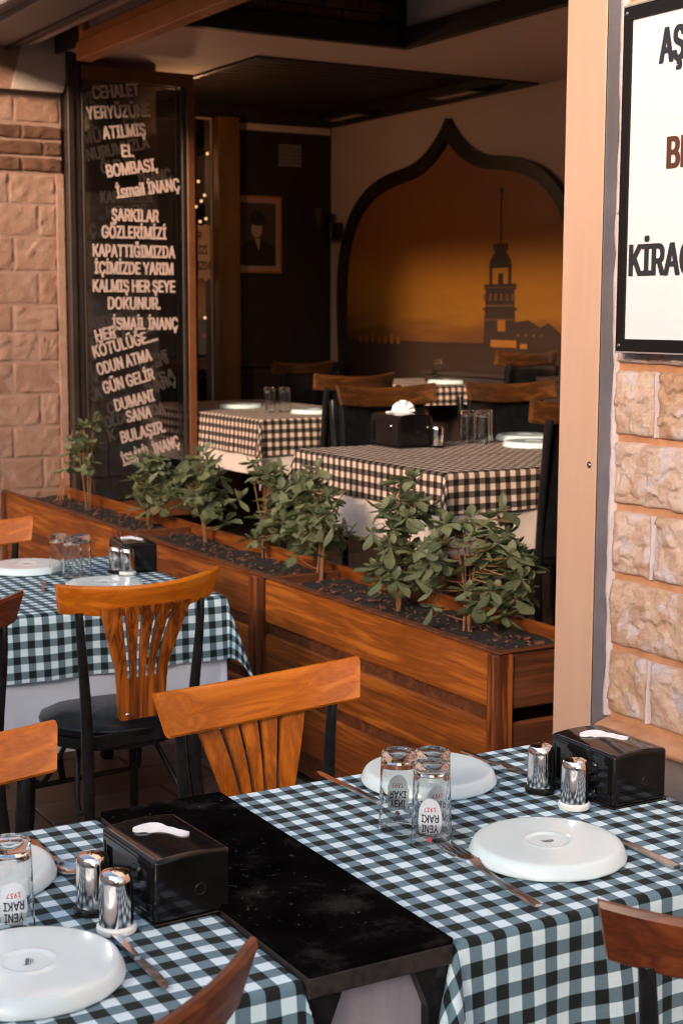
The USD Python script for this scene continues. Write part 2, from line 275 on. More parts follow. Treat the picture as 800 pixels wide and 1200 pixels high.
PLASTER = mottled('grey_plaster', (.46, .35, .30), (.52, .40, .345), 4, (.8, .9), .2, 40, .003)
POST = usdkit.material(stage, L('painted_post'), {'g': ('geometry', {}), 'mp': ('mapping', {'scale': (1, 6, .9)}), 'n': ('noise_texture', {'scale': 3.0, 'detail': 5}), 'r': ('rgb_ramp', {'ramp': [(.3, (.475, .295, .21)), (.7, (.505, .32, .232))]}),
    'sp': ('noise_texture', {'scale': 75.0, 'detail': 5, 'roughness': .7}), 'sr': ('rgb_ramp', {'ramp': [(.735, (0, 0, 0)), (.77, (1, 1, 1))]}), 'st': ('mapping', {'scale': (1, 60, 1.2)}), 'sn': ('noise_texture', {'scale': 2.0, 'detail': 4}), 'sn2': ('rgb_ramp', {'ramp': [(.60, (0, 0, 0)), (.85, (.16, .16, .16))]}),
    'm1': ('mix_color', {'b': (.30, .17, .12)}), 'm2': ('mix_color', {'b': (.14, .07, .045)}), 'b': ('bump', {'strength': .12, 'distance': .001}), 'p': ('principled_bsdf', {'roughness': .38})},
    [('g.position', 'mp.vector'), ('mp.vector', 'n.vector'), ('n.fac', 'r.fac'), ('g.position', 'sp.vector'), ('sp.fac', 'sr.fac'), ('g.position', 'st.vector'), ('st.vector', 'sn.vector'), ('sn.fac', 'sn2.fac'), ('r.color', 'm1.a'), ('sn2.color', 'm1.fac'), ('m1.result', 'm2.a'), ('sr.color', 'm2.fac'), ('m2.result', 'p.base_color'),
     ('sp.fac', 'b.height'), ('b.normal', 'p.normal')], surface='p.BSDF')
POSTSIDE = mottled('post_side_grey', (.105, .10, .118), (.155, .145, .165), 9, (.5, .65), .25, 60, .001)
COPPER_DK = mottled('dark_copper_frame', (.10, .032, .012), (.15, .05, .017), 6, (.3, .42), .05, 90, .0008)
COPPER = mottled('copper_brown_frame', (.42, .135, .03), (.52, .18, .042), 6, (.3, .42), .05, 90, .0008)
DARKFRAME = mottled('dark_brown_frame', (.018, .010, .008), (.032, .018, .013), 9, (.35, .5), .05, 90, .0008)
AWNING = mottled('grey_awning_metal', (.20, .175, .165), (.25, .22, .21), 3, (.45, .55), .05, 60, .0008)
AWNCLOTH = mottled('grey_awning_cloth', (.22, .19, .18), (.27, .235, .22), 3, (.8, .9), .1, 300, .0006)
SIGNWHITE = mottled('white_sign_face', (.60, .61, .645), (.62, .63, .665), 2, (.25, .3), .02, 4)
SIGNBLACK = plain('black_sign_frame', (.006, .005, .005), .4, 0.0, specular_ior_level=.2)
SIGNBROWN = plain('brown_sign_letters', (.075, .025, .012), .45)
CEIL = mottled('brown_grey_ceiling', (.58, .40, .32), (.63, .44, .35), 2, (.8, .9), .05, 50)
CEILDARK = mottled('dark_ceiling_wood', (.018, .010, .008), (.034, .018, .013), 8, (.5, .7), .2, 50)
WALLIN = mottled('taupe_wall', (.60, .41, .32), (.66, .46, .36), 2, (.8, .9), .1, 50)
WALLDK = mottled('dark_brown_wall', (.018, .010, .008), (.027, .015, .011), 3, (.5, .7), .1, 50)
FLOORIN = mottled('dark_interior_floor', (.03, .018, .012), (.06, .035, .022), 6, (.3, .5), .1, 50)
PAVER = [mottled(f'brown_paver_{c}', a, b, 9, (.55, .8), .5, 60, .003) for c, a, b in (('grey', (.09, .058, .044), (.16, .105, .083)), ('tan', (.12, .073, .052), (.20, .13, .098)), ('dark', (.06, .04, .03), (.11, .072, .056)))]
GROUT = mottled('dark_grout', (.035, .024, .019), (.06, .042, .033), 20, (.8, .95), .3, 80)
ASPHALT = mottled('street_asphalt', (.045, .042, .04), (.075, .07, .066), 30, (.8, .95), .4, 200)
NAPKIN = plain('white_paper', (.82, .82, .84), .8)
BULB_GLINT = usdkit.material(stage, L('bulb_reflection_glow'), {'e': ('emission', {'color': (1, .55, .25), 'strength': .55})}, surface='e.emission')  # weak glow that paints mirrored bulbs

# ================================================================ THE SETTING
struct('ground', bx(-60, 60, -60, 60, -.06, -.012), ASPHALT)
# terrace paving: every slab its own piece near the planter, on a dark bed
pav = thing('terrace_paving', 'brown stone slab paving of the terrace under the tables', 'paving')
part(pav, 'bed', bx(-1.2, 2.84, .4, 8.0, -.012, -.004), GROUT)
y = 1.0; k = 0
while y < 7.6:
    h = .22; x = -1.2-(.23 if k % 2 else 0)
    while x < 2.42:
        w = .46; g = .004
        x0, x1 = max(x, -1.2)+g, min(x+w, 2.83)-g
        if x1-x0 > .06:
            dz = rnd.uniform(-.0015, .0015)
            part(pav, 'paving_slab', cbx(x0, x1, y+g, y+h-g, -.004, .012+dz, .003), PAVER[rnd.choice((0, 0, 1, 2))])
        x += w
    y += h; k += 1

# ---------------------------------------------------------------- stone walls: every block a piece of its own
def rock(w, h, d, amp, nx, ny, seed):
    """Rock-faced block: local x width, y height, front towards +z, its arris pulled back."""
    e_ = [0, .003, .008]; xs = np.r_[[-w/2+e for e in e_], np.linspace(-w/2+.016, w/2-.016, nx), [w/2-e for e in e_[::-1]]]; ys = np.r_[[-h/2+e for e in e_], np.linspace(-h/2+.016, h/2-.016, ny), [h/2-e for e in e_[::-1]]]
    nx, ny = len(xs), len(ys); X, Y = np.meshgrid(xs, ys, indexing='ij')
    ed = np.minimum(np.minimum(X+w/2, w/2-X), np.minimum(Y+h/2, h/2-Y))
    rg = np.random.default_rng(seed); k = max(6, int(w*h*520)); wx = X+.02*(meshkit.fbm(np.stack([X*25, Y*25, np.full_like(X, seed*1.1)], -1), 3, seed)-.5)*2; wy = Y+.02*(meshkit.fbm(np.stack([X*25, Y*25, np.full_like(X, seed*1.7+5)], -1), 3, seed+1)-.5)*2
    cs = np.stack([rg.uniform(-w/2, w/2, k), rg.uniform(-h/2, h/2, k)], -1); tilt = rg.uniform(-.20, .20, (k, 2)); lift = rg.uniform(-.55, .55, k)
    dd = np.hypot(wx[..., None]-cs[:, 0], (wy[..., None]-cs[:, 1])*1.35); near = dd.argmin(-1)
    plane = lift[near]*.6+((X-cs[near, 0])*tilt[near, 0]+(Y-cs[near, 1])*tilt[near, 1])/max(amp, 1e-6)*.9
    fine_ = (meshkit.fbm(np.stack([X*48, Y*48, np.full_like(X, seed*2.3)], -1), 3, seed+3)-.5)*.9
    big = (meshkit.fbm(np.stack([X*7, Y*7, np.full_like(X, seed*3.1)], -1), 2, seed+4)-.5)*1.6
    face = plane+fine_*1.9+big*.8
    Z = d*np.clip(ed/.008, 0, 1)**.5*(.86+.14*np.clip(ed/.03, 0, 1)) + amp*face*np.clip(ed/.010, 0, 1)
    jit = (meshkit.noise(np.stack([X*30, Y*30, X*0+seed], -1), seed+2)-.5)*.006*(ed < .004)
    v = np.stack([X+jit, Y+jit, Z], -1).reshape(-1, 3)
    f = [(i*ny+j, (i+1)*ny+j, (i+1)*ny+j+1, i*ny+j+1) for i in range(nx-1) for j in range(ny-1)]
    f = np.array(f); return trimesh.Trimesh(v, np.vstack([f[:, [0, 1, 2]], f[:, [0, 2, 3]]]), process=False)

rw = thing('stone_wall', 'pale rough stone wall beside the white sign and the post', 'stone wall', (-.033, 0, 0))
part(rw, 'wall_core', bx(2.585, 2.84, -1.4, 3.012, .592, 3.6), MORTAR)
part(rw, 'plinth', bx(2.575, 2.84, -1.4, 3.012, -.01, .555), PLINTH)
def ledge():
    ys = np.linspace(-1.4, 3.01, 130); n = meshkit.fbm(np.stack([ys*6, ys*0, ys*0], -1), 3, 4)
    v, f = [], []
    for i, yy in enumerate(ys):
        o = .022*n[i]
        v += [(2.60, yy, .548), (2.562-o, yy, .552), (2.556-o, yy, .572+.012*n[i]), (2.60, yy, .596)]
    for i in range(len(ys)-1):
        for j in range(3): f.append((i*4+j, i*4+j+1, i*4+j+5, i*4+j+4))
    f = np.array(f); return trimesh.Trimesh(v, np.vstack([f[:, [0, 2, 1]], f[:, [0, 3, 2]]]), process=False)
part(rw, 'mortar_ledge', ledge(), MORTAR, True)
zs = [.603, .785, .972, 1.152, 1.327, 1.508, 1.69, 1.87, 2.05, 2.23, 2.41, 2.59, 2.77, 2.95]
for r in range(len(zs)-1):
    y1 = 3.003; first = True
    while y1 > -.3:
        w = (.158 if r % 2 == 0 else .34) if first else .34
        hgt = zs[r+1]-zs[r]; fine = y1 > 2.2
        b = rock(w-.013, hgt-.016, .021, .0095, 54 if fine and w > .2 else 28 if fine else 8, 30 if fine else 6, rnd.randrange(1000))
        b = basis(b, (0, -1, 0), (0, 0, 1), (-1, 0, 0), (2.588, y1-w/2, (zs[r]+zs[r+1])/2))
        part(rw, 'stone_block', b, rnd.choice(STONES), True); first = False; y1 -= w
def smear(y0, z0, z1, w, seed):
    zz = np.linspace(z0, z1, max(24, int((z1-z0)*40))); n = meshkit.fbm(np.stack([zz*14, zz*0+seed, zz*0], -1), 3, seed)
    v, f = [], []
    for i, a in enumerate(zz):
        ww = w*(.55+.9*n[i]); b = .010*n[i]
        v += [(2.59, y0+ww, a), (2.578-b, y0+ww*.5, a), (2.577-b, y0-ww*.5, a), (2.59, y0-ww, a)]
    for i in range(len(zz)-1):
        for j in range(3): f.append((i*4+j, i*4+j+1, i*4+j+5, i*4+j+4))
    f = np.array(f); return trimesh.Trimesh(v, np.vstack([f[:, [0, 1, 2]], f[:, [0, 2, 3]]]), process=False)
part(rw, 'pale_mortar_strip', smear(3.006, .60, 2.9, .012, 3), MORTAR_P, True)
for r in (0, 2, 4): part(rw, 'pale_mortar_strip', smear(3.003-.155, zs[r]+.01, zs[r+1]-.01, .007, r+8), MORTAR_P, True)

lw = thing('end_wall', 'pinkish squared stone wall with a dark brick band at the terrace end', 'stone wall')
part(lw, 'wall_core', bx(-1.5, 2.86, 7.925, 8.2, -.01, 4.2), MORTAR_L)
part(lw, 'wall_core', bx(2.866, 3.44, 7.992, 8.25, .18, 3.06), MORTAR_L)
zl = [.16, .335, .51, .685, .858, 1.028, 1.203, 1.376, 1.503+.03, 1.68, 1.855, 2.038, 2.207, 2.368]
def course(z0, z1, r, x0, x1, yf, mats, lens=.245, off=0.0, d=.011, nm='stone_block'):
    x1c = x1; first = True
    while x1c > x0+.02:
        w = lens*(.45 if first and (r % 2) else 1)*(rnd.uniform(.92, 1.1))
        xa = max(x0, x1c-w)
        nx, ny = (12, 8) if xa > 1.8 else (4, 4)
        b = rock(x1c-xa-.008, z1-z0-.008, d, .0026, nx, ny, rnd.randrange(1000))
        part(lw, nm, basis(b, (1, 0, 0), (0, 0, 1), (0, -1, 0), ((x1c+xa)/2, yf, (z0+z1)/2)), rnd.choice(mats), True)
        x1c = xa; first = False
for r in range(len(zl)-1): course(zl[r], zl[r+1], r, .4, 2.825, 7.93, STONES_L)
for r, (a, b) in enumerate(((2.375, 2.455), (2.46, 2.54), (2.545, 2.62))): course(a, b, r, .4, 2.862, 7.926, [BRICK], .24, d=.016, nm='brick')
course(2.63, 2.785, 0, .4, 2.855, 7.93, STONES_L)
part(lw, 'stone_quoin_edge', bx(2.825, 2.862, 7.905, 7.926, .1, 2.37), STONES_L[0])
part(lw, 'plaster_return', extr(Polygon([(1.2, 2.79), (2.59, 2.79), (2.63, 3.0), (2.3, 3.6), (1.2, 3.6)]), .05).apply_transform(np.array([[1, 0, 0, 0], [0, 0, -1, 7.925], [0, 1, 0, 0], [0, 0, 0, 1.0]])), STONES_L[1])
part(lw, 'plaster_return', extr(Polygon([(2.575, 2.79), (2.852, 2.79), (2.985, 3.25), (2.64, 3.25), (2.63, 3.0)]), .06).apply_transform(np.array([[1, 0, 0, 0], [0, 0, -1, 7.92], [0, 1, 0, 0], [0, 0, 0, 1.0]])), PLASTER)
# stones of the inner return, light put into a paler colour behind the glass
zi = .2
r = 0
while zi < 2.3:
    course(zi, zi+.26, r, 2.87, 3.44, 7.996, STONES[:2], .30); zi += .262; r += 1
course(2.62, 2.88, 0, 2.87, 3.44, 7.996, STONES[:2], .30)
part(lw, 'brick_band', bx(2.87, 3.44, 7.978, 7.991, 2.30, 2.612), BRICK)

# ---------------------------------------------------------------- the restaurant front
post = thing('door_post', 'tall painted metal post between the open front and the stone wall', 'post')
part(post, 'front_plate', cbx(2.5, 2.504, 3.018, 3.172, -.01, 3.05, .0015), POST)
part(post, 'side_plate', bx(2.504, 2.60, 3.0135, 3.0165, -.01, 3.05), POSTSIDE)
part(post, 'post_core', bx(2.5045, 2.83, 3.017, 3.171, -.01, 3.05), DARKFRAME)
for (yy, z) in ((3.045, 1.255),):
    part(post, 'screw_washer', T(lathe([(0, .0008), (.0085, .0006), (.009, 0)], 16), (2.5, yy, z), ry=-90), BOARD_EDGE)
    yy, z = yy, z
for (yy, z) in ((3.045, 1.255),):
    part(post, 'screw_head', T(lathe([(0, .003), (.004, .0025), (.0055, .0008)], 12), (2.5, yy, z), ry=-90), STEEL)
hd = thing('front_header', 'copper brown beam over the open restaurant front', 'beam')
part(hd, 'beam', cbx(2.72, 2.80, 3.0, 7.30, 2.865, 2.955, .004), COPPER)
part(hd, 'upper_rail', cbx(2.735, 2.79, 3.0, 7.30, 2.957, 3.0, .003), COPPER)
for yy in (3.0, 4.1, 5.2, 6.3, 7.24): part(hd, 'mullion', cbx(2.735, 2.79, yy, yy+.06, 3.0, 3.3, .003), COPPER)
part(hd, 'transom_board', bx(2.765, 2.775, 3.0, 7.30, 3.0, 3.3), PLASTER)
fj = thing('front_jamb', 'dark brown upright frame beside the lettered glass', 'frame')
part(fj, 'jamb', cbx(2.87, 2.905, 7.84, 7.905, .2, 3.3, .003), DARKFRAME)
part(fj, 'jamb_stop', cbx(2.908, 2.945, 7.852, 7.90, .2, 2.93, .003), DARKFRAME)
part(fj, 'top_block', extr(Polygon([(2.868, 2.8), (2.99, 3.3), (3.06, 3.3), (2.95, 2.95), (2.95, 2.8)]), .04).apply_transform(np.array([[1, 0, 0, 0], [0, 0, -1, 7.91], [0, 1, 0, 0], [0, 0, 0, 1.0]])), DARKFRAME)
part(fj, 'fascia', bx(2.812, 2.8385, 7.302, 7.90, 2.985, 3.30), DARKFRAME)
bld = thing('upper_facade', 'plain rendered facade above the open front', 'building')
part(bld, 'facade_wall', bx(2.66, 2.84, -1.4, 8.2, 3.3, 6.5), PLASTER)
part(bld, 'roof', bx(2.66, 7.5, -1.4, 11.0, 3.45, 3.6), PLASTER)
aw = thing('awning', 'grey awning above the terrace along the restaurant front', 'awning')
part(aw, 'cassette', cbx(2.33, 2.555, 2.4, 8.6, 3.0, 3.16, .01), AWNING)
part(aw, 'cassette_lip', cbx(2.545, 2.575, 2.4, 8.6, 2.985, 3.005, .003), DARKFRAME)
part(aw, 'front_rail', cbx(2.30, 2.326, 2.4, 8.6, 2.985, 3.03, .006), AWNING)
part(aw, 'sun_stop_plate', bx(2.5555, 2.662, 2.4, 8.6, 3.10, 3.15), AWNING); part(aw, 'sun_stop_plate', bx(2.662, 2.70, 2.4, 8.6, 3.02, 3.31), PLASTER)  # added plates that stop sun coming in behind the cassette
part(aw, 'bracket', bx(2.5555, 2.66, 3.32, 3.40, 3.03, 3.098), DARKFRAME); part(aw, 'bracket', bx(2.5555, 2.66, 8.4, 8.48, 3.03, 3.098), DARKFRAME)
part(aw, 'awning_cloth', (np.array([(2.32, 2.42, 3.02), (2.32, 8.58, 3.02), (2.22, 8.58, 3.01), (2.22, 2.42, 3.01), (2.32, 2.42, 3.03), (2.32, 8.58, 3.03), (2.22, 8.58, 3.02), (2.22, 2.42, 3.02)]), np.array([(0, 1, 2, 3), (7, 6, 5, 4), (0, 3, 7, 4), (1, 5, 6, 2), (2, 6, 7, 3), (0, 4, 5, 1)])), AWNCLOTH)
part(aw, 'front_bar', cbx(2.18, 2.22, 2.4, 8.6, 2.995, 3.045, .008), AWNING)

ob = thing('added_shade_house', 'plain rendered house across the street', 'building', (-13.0, 4.0, 0))  # unseen house, added to shade the low sun
part(ob, 'wall', bx(-4, 0, -30, 26, -.01, 6.5), PLASTER); part(ob, 'roof', bx(-4.2, .3, -30.2, 26.2, 6.5, 6.7), DARKFRAME)
for yy in range(-28, 25, 3):
    for zz in (.9, 3.8): part(ob, 'window', bx(.002, .04, yy, yy+1.2, zz, zz+1.6), DARKFRAME)

# the dining room
XB, YB, ZC, ZF = 5.7, 10.0, 3.0, .31
struct('interior_floor', bx(2.84, XB+.2, -1.4, YB+.2, ZF-.1, ZF), FLOORIN)
def frame_slab(holes):
    p = sbox(2.84, -1.4, XB+.2, YB+.2).difference(shapely.union_all(holes)); m = extr(p, .08); m.apply_translation([0, 0, ZC]); return m
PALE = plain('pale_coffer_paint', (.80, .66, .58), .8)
H1, H2 = sbox(2.86, 3.3, 4.335, 6.818), sbox(3.78, 7.435, 5.655, 9.99)
ce = thing('interior_ceiling', 'taupe dropped ceiling with two dark coffers over the dining room', 'ceiling')
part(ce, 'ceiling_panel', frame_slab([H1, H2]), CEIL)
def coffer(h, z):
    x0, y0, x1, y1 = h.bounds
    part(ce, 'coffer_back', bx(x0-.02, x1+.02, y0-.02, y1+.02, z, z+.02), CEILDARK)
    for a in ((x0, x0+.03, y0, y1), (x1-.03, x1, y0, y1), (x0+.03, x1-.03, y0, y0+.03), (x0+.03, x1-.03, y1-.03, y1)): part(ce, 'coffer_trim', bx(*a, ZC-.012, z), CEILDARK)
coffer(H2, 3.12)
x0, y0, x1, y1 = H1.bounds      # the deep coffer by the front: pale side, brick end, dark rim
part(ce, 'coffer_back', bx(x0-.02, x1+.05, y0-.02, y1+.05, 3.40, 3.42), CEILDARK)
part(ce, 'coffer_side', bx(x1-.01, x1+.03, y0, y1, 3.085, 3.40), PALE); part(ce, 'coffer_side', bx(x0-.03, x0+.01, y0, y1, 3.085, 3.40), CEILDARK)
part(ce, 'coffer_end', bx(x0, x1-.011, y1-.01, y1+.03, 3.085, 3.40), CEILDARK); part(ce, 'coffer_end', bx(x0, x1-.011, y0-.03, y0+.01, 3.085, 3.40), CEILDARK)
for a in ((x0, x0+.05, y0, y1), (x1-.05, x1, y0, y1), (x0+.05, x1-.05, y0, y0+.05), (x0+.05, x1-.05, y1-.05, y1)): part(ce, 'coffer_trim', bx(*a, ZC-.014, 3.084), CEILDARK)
for r in range(5):
    for c in range(7):
        xa = x0+.03+.21*c+(.1 if r % 2 else 0)
        if xa+.2 < x1-.02: part(ce, 'coffer_brick', cbx(xa, xa+.2, y1-.03, y1-.0105, 3.09+.062*r, 3.145+.062*r, .004), BRICK)
for i in range(22):     # ceiling boards and tin bricks of the coffers
    yy = 7.5+.112*i
    part(ce, 'coffer_slat', cbx(3.82, 5.62, yy, yy+.095, 3.09, 3.119, .006), CEILDARK)
for (x, y) in ((4.42, 6.9), (4.56, 6.21), (5.28, 7.12)):
    d = thing('ceiling_spotlight', {4.42: 'round recessed ceiling light in the taupe band nearest the portrait', 4.56: 'round recessed ceiling light nearest the tall post', 5.28: 'round recessed ceiling light above the pointed arch'}[x], 'ceiling light', (x, y, ZC))
    part(d, 'trim_ring', T(lathe([(.03, 0), (.034, -.006), (.045, -.005), (.05, 0)], 24)), CEIL); part(d, 'lens', T(lathe([(0, -.002), (.031, -.002)], 20)), SIGNWHITE)
wl = thing('mural_wall', 'taupe back wall of the dining room around the sunset mural', 'wall')
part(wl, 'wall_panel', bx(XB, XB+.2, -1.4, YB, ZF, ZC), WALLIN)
part(wl, 'pilaster', bx(XB-.02, XB-.002, 9.80, 9.97, ZF, 2.15), PLASTER)
pw = thing('portrait_wall', 'dark brown panelled wall that carries the framed portrait', 'wall')
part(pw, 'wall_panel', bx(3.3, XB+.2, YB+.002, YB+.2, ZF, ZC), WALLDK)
part(pw, 'cornice', cbx(4.6, XB-.02, YB-.03, YB+.001, ZC-.06, ZC-.01, .004), WALLIN)
part(pw, 'side_panel', bx(3.30, 3.44, 8.26, YB, ZF, ZC), WALLDK)
sw = thing('far_side_wall', 'plain dark side wall at the near end of the dining room', 'wall')
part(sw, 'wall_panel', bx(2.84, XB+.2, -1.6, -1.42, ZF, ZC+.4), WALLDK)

# sunset mural inside a pointed arch frame
mu = thing('mural', 'sunset tower mural inside a dark pointed arch frame', 'mural')
half = [(0, 2.90), (.16, 2.748), (.36, 2.65), (.63, 2.607), (.88, 2.555), (1.12, 2.44), (1.29, 2.26), (1.375, 2.06), (1.395, 1.43), (1.395, .9)]
hs = spline([half[0]]+[(u, z) for u, z in half[1:]], 60)
outer = Polygon([(u, z) for u, z in hs]+[(-u, z) for u, z in hs[::-1]])
inner = outer.buffer(-.085)
def on_mural(poly, d0, d1):      # polygon in (u = y - 8.419, z)
    m = extr(poly, d1-d0); return basis(m, (0, 1, 0), (0, 0, 1), (-1, 0, 0), (XB-d0, 8.419, 0))
part(mu, 'arch_frame', on_mural(outer.difference(inner), .002, .05), DARKFRAME)
MSKY = usdkit.material(stage, L('sunset_print'), {'g': ('geometry', {}), 's': ('separate_xyz', {}), 'mr': ('map_range', {'from_min': 1.3, 'from_max': 2.9, 'to_min': 0.0, 'to_max': 1.0}),
    'mp': ('mapping', {'scale': (1, 1.2, 9)}), 'n': ('noise_texture', {'scale': 1.6, 'detail': 5}), 'ad': ('math', {'math_type': 'multiply_add', 'value2': .16}),  'of': ('math', {'math_type': 'subtract', 'value2': .08}),
    'r': ('rgb_ramp', {'ramp': [(0, (.05, .02, .010)), (.13, (.12, .042, .010)), (.20, (.24, .095, .012)), (.34, (.36, .135, .014)), (.50, (.34, .115, .024)), (.85, (.30, .10, .045))]}),
    'p': ('principled_bsdf', {'roughness': .5})}, [('g.position', 's.vector'), ('g.position', 'mp.vector'), ('mp.vector', 'n.vector'), ('s.z', 'mr.value'), ('n.fac', 'ad.value1'), ('mr.result', 'ad.value3'), ('ad.value', 'of.value1'),
    ('of.value', 'r.fac'), ('r.color', 'p.base_color')], surface='p.BSDF')
MDARK = plain('mural_tower_print', (.030, .014, .009), .6); MMID = plain('mural_tower_tone_print', (.13, .055, .022), .6); MDARK2 = plain('mural_shore_print', (.028, .014, .009), .5); MLIT = plain('mural_lit_print', (.26, .095, .016), .5)
part(mu, 'sunset_picture', on_mural(inner.buffer(.004), .004, .006), MSKY)
def mbox(y0, y1, z0, z1): return sbox(y0-8.419, z0, y1-8.419, z1)
tc = 7.845
tower = shapely.union_all([mbox(tc-.006, tc+.006, 2.08, 2.42), Point(tc-8.419, 2.40).buffer(.018), mbox(tc-.075, tc+.075, 2.03, 2.075), mbox(tc-.05, tc+.05, 1.99, 2.03),
    Polygon([(tc-8.419-.12, 1.925), (tc-8.419-.11, 1.97), (tc-8.419-.05, 2.03), (tc-8.419+.05, 2.03), (tc-8.419+.11, 1.97), (tc-8.419+.12, 1.925)]),
    mbox(tc-.115, tc-.085, 1.80, 1.93), mbox(tc+.085, tc+.115, 1.80, 1.93), mbox(tc-.03, tc+.02, 1.80, 1.89), mbox(tc-.17, tc+.17, 1.79, 1.825), Polygon([(tc-8.419-.175, 1.40), (tc-8.419+.175, 1.40), (tc-8.419+.15, 1.79), (tc-8.419-.15, 1.79)]), mbox(tc-.18, tc+.18, 1.66, 1.675), Polygon([(tc-8.419-.1, 1.58), (tc-8.419-.30, 1.60), (tc-8.419-.42, 1.555), (tc-8.419-.50, 1.585), (tc-8.419-.66, 1.50), (tc-8.419-.72, 1.3), (tc-8.419-.1, 1.3)])])
part(mu, 'tower_picture', on_mural(tower, .007, .009), MDARK)
rows = [mbox(tc-.15+.06*i, tc-.125+.06*i, 1.72, 1.765) for i in range(6)]+[mbox(tc-.155, tc+.155, 1.685, 1.695), mbox(tc-.155, tc+.155, 1.60, 1.606), mbox(tc-.165, tc+.165, 1.80, 1.806)]+[mbox(tc-.06+.05*i, tc-.045+.05*i, 2.04, 2.066) for i in range(3)]+[mbox(7.40+.08*i, 7.42+.08*i, 1.50, 1.515) for i in range(4)]
for r_ in rows: part(mu, 'tower_detail_picture', on_mural(r_, .0092, .0097), MMID)
part(mu, 'shore_picture', on_mural(inner.buffer(-.002).intersection(mbox(6.9, 9.9, .9, 1.45)), .010, .0108), MDARK2)
part(mu, 'lit_house_picture', on_mural(shapely.union_all([mbox(7.66, 7.93, 1.43, 1.475), mbox(7.55, 7.62, 1.425, 1.455), mbox(7.78, 7.86, 1.53, 1.60)]), .011, .0125), MLIT)
for i in range(7):
    part(mu, 'shore_light_picture', on_mural(mbox(9.02+.085*i, 9.05+.085*i, 1.43, 1.43+.05+.02*(i % 3 == 1)), .011, .0125), MLIT)

pt = thing('portrait_picture', 'sepia portrait of a man in a dark hat in a brown frame', 'picture', (5.075, YB, 2.205))
SEPIA = mottled('sepia_paper', (.42, .27, .19), (.48, .31, .22), 6, (.6, .7), .02, 40); SEPD = mottled('sepia_backdrop', (.055, .03, .02), (.10, .058, .04), 5, (.6, .7), .02, 40)
SFACE = plain('sepia_face', (.46, .30, .21), .6); SCOAT = plain('sepia_coat', (.020, .012, .010), .6)
def flat(poly, yo, t): return extr(poly, t).apply_transform(np.array([[1, 0, 0, 0], [0, 0, -1, yo], [0, 1, 0, 0], [0, 0, 0, 1.0]]))
part(pt, 'mat_board', flat(sbox(-.18, -.26, .18, .26), -.010, .006), SEPIA)
part(pt, 'frame', flat(sbox(-.195, -.275, .195, .275).difference(sbox(-.18, -.26, .18, .26)), -.002, .024), COPPER)
part(pt, 'backdrop', flat(sbox(-.15, -.225, .15, .225), -.0165, .001), SEPD)
part(pt, 'face', flat(affinity.scale(Point(-.005, .035).buffer(.05), .85, 1.15), -.018, .001), SFACE)
part(pt, 'hat', flat(shapely.union_all([affinity.scale(Point(0, .115).buffer(.062), 1, .85), sbox(-.065, .075, .07, .105)]), -.0195, .001), SCOAT)
part(pt, 'coat', flat(Polygon([(-.15, -.225), (-.14, -.10), (-.05, -.035), (.05, -.035), (.14, -.09), (.15, -.225)]).difference(Polygon([(-.022, -.03), (.022, -.03), (.012, -.12)])), -.0195, .001), SCOAT)
part(pt, 'shirt', flat(Polygon([(-.022, -.03), (.022, -.03), (.012, -.12)]), -.018, .001), SFACE)
vt = thing('air_vent', 'small slatted metal vent high on the dark portrait wall', 'vent', (5.345, YB, 2.78))
part(vt, 'backing', bx(-.10, .10, -.004, 0, -.085, .085), DARKFRAME)
for i in range(6): part(vt, 'slat', T(bx(-.095, .095, -.002, .002, -.012, .012), (0, -.014, -.068+.027*i), rx=35), AWNING)
for x, y, lb in ((5.45, 9.35, 'narrow dark ceiling vent slot nearer the portrait wall'), (5.48, 8.05, 'narrow dark ceiling vent slot to the right above the arch peak')):
    v = thing('ceiling_vent', lb, 'vent', (x, y, ZC)); part(v, 'slot_plate', T(bx(-.07, .07, -.22, .22, -.012, -.0005)), DARKFRAME); part(v, 'slot_rim', T(bx(-.02, .02, -.2, .2, -.016, -.0125)), WALLIN)
sc = thing('wall_sconce', 'dark wall lamp in the corner left of the mural', 'wall lamp', (5.62, 9.86, 2.2))
part(sc, 'back_plate', cbx(-.03, .075, -.05, .05, -.02, .10, .006), DARKFRAME); part(sc, 'arm', tube([(.02, 0, .02), (-.06, 0, .0), (-.10, 0, .06)], .01), DARKFRAME); part(sc, 'shade', T(lathe([(.03, .06), (.05, .12), (.062, .2), (.058, .2), (.045, .12), (.0, .065)], 20), (-.10, 0, 0)), DARKFRAME)
cp = thing('brass_column', 'golden brown boxed column left of the portrait', 'column')
BRASS = mottled('golden_brown_panel', (.10, .042, .007), (.19, .085, .013), 5, (.35, .5), .1, 60, stretch=(1, 1, .3))
part(cp, 'column_casing', cbx(4.675, 4.84, 9.78, 9.99, ZF, ZC-.002, .006), BRASS)
mi = thing('mirror_panel', 'narrow dark mirror between the lettered glass and the golden column', 'mirror', (4.615, 9.9, 0))
MIRR = plain('dark_mirror', (.30, .26, .24), .03, 1.0)
part(mi, 'mirror_glass', bx(-.055, .05, 0, .01, .8, 2.98), MIRR); part(mi, 'mirror_frame', cbx(.05, .058, -.012, .012, .8, 2.99, .002), WALLIN); part(mi, 'mirror_frame', bx(-.055, .05, -.008, .012, 2.98, 2.995), WALLIN)
SIGN_MIRRORED = plain('mirrored_sign_tone', (.78, .48, .30), .5)
no = thing('sign_reflection', 'cream paper notice with black capitals on the narrow mirror', 'notice', (4.612, 9.897, 2.06))  # mirror reflection of a bright sign, painted on as a pale sheet
nyp = [(-.05, -.19), (-.02, -.175), (.01, -.20), (.035, -.18), (.045, -.19), (.045, .19), (.01, .2), (-.02, .185), (-.05, .195)]
part(no, 'paper', flat(Polygon(nyp), -.001, .002), SIGN_MIRRORED)
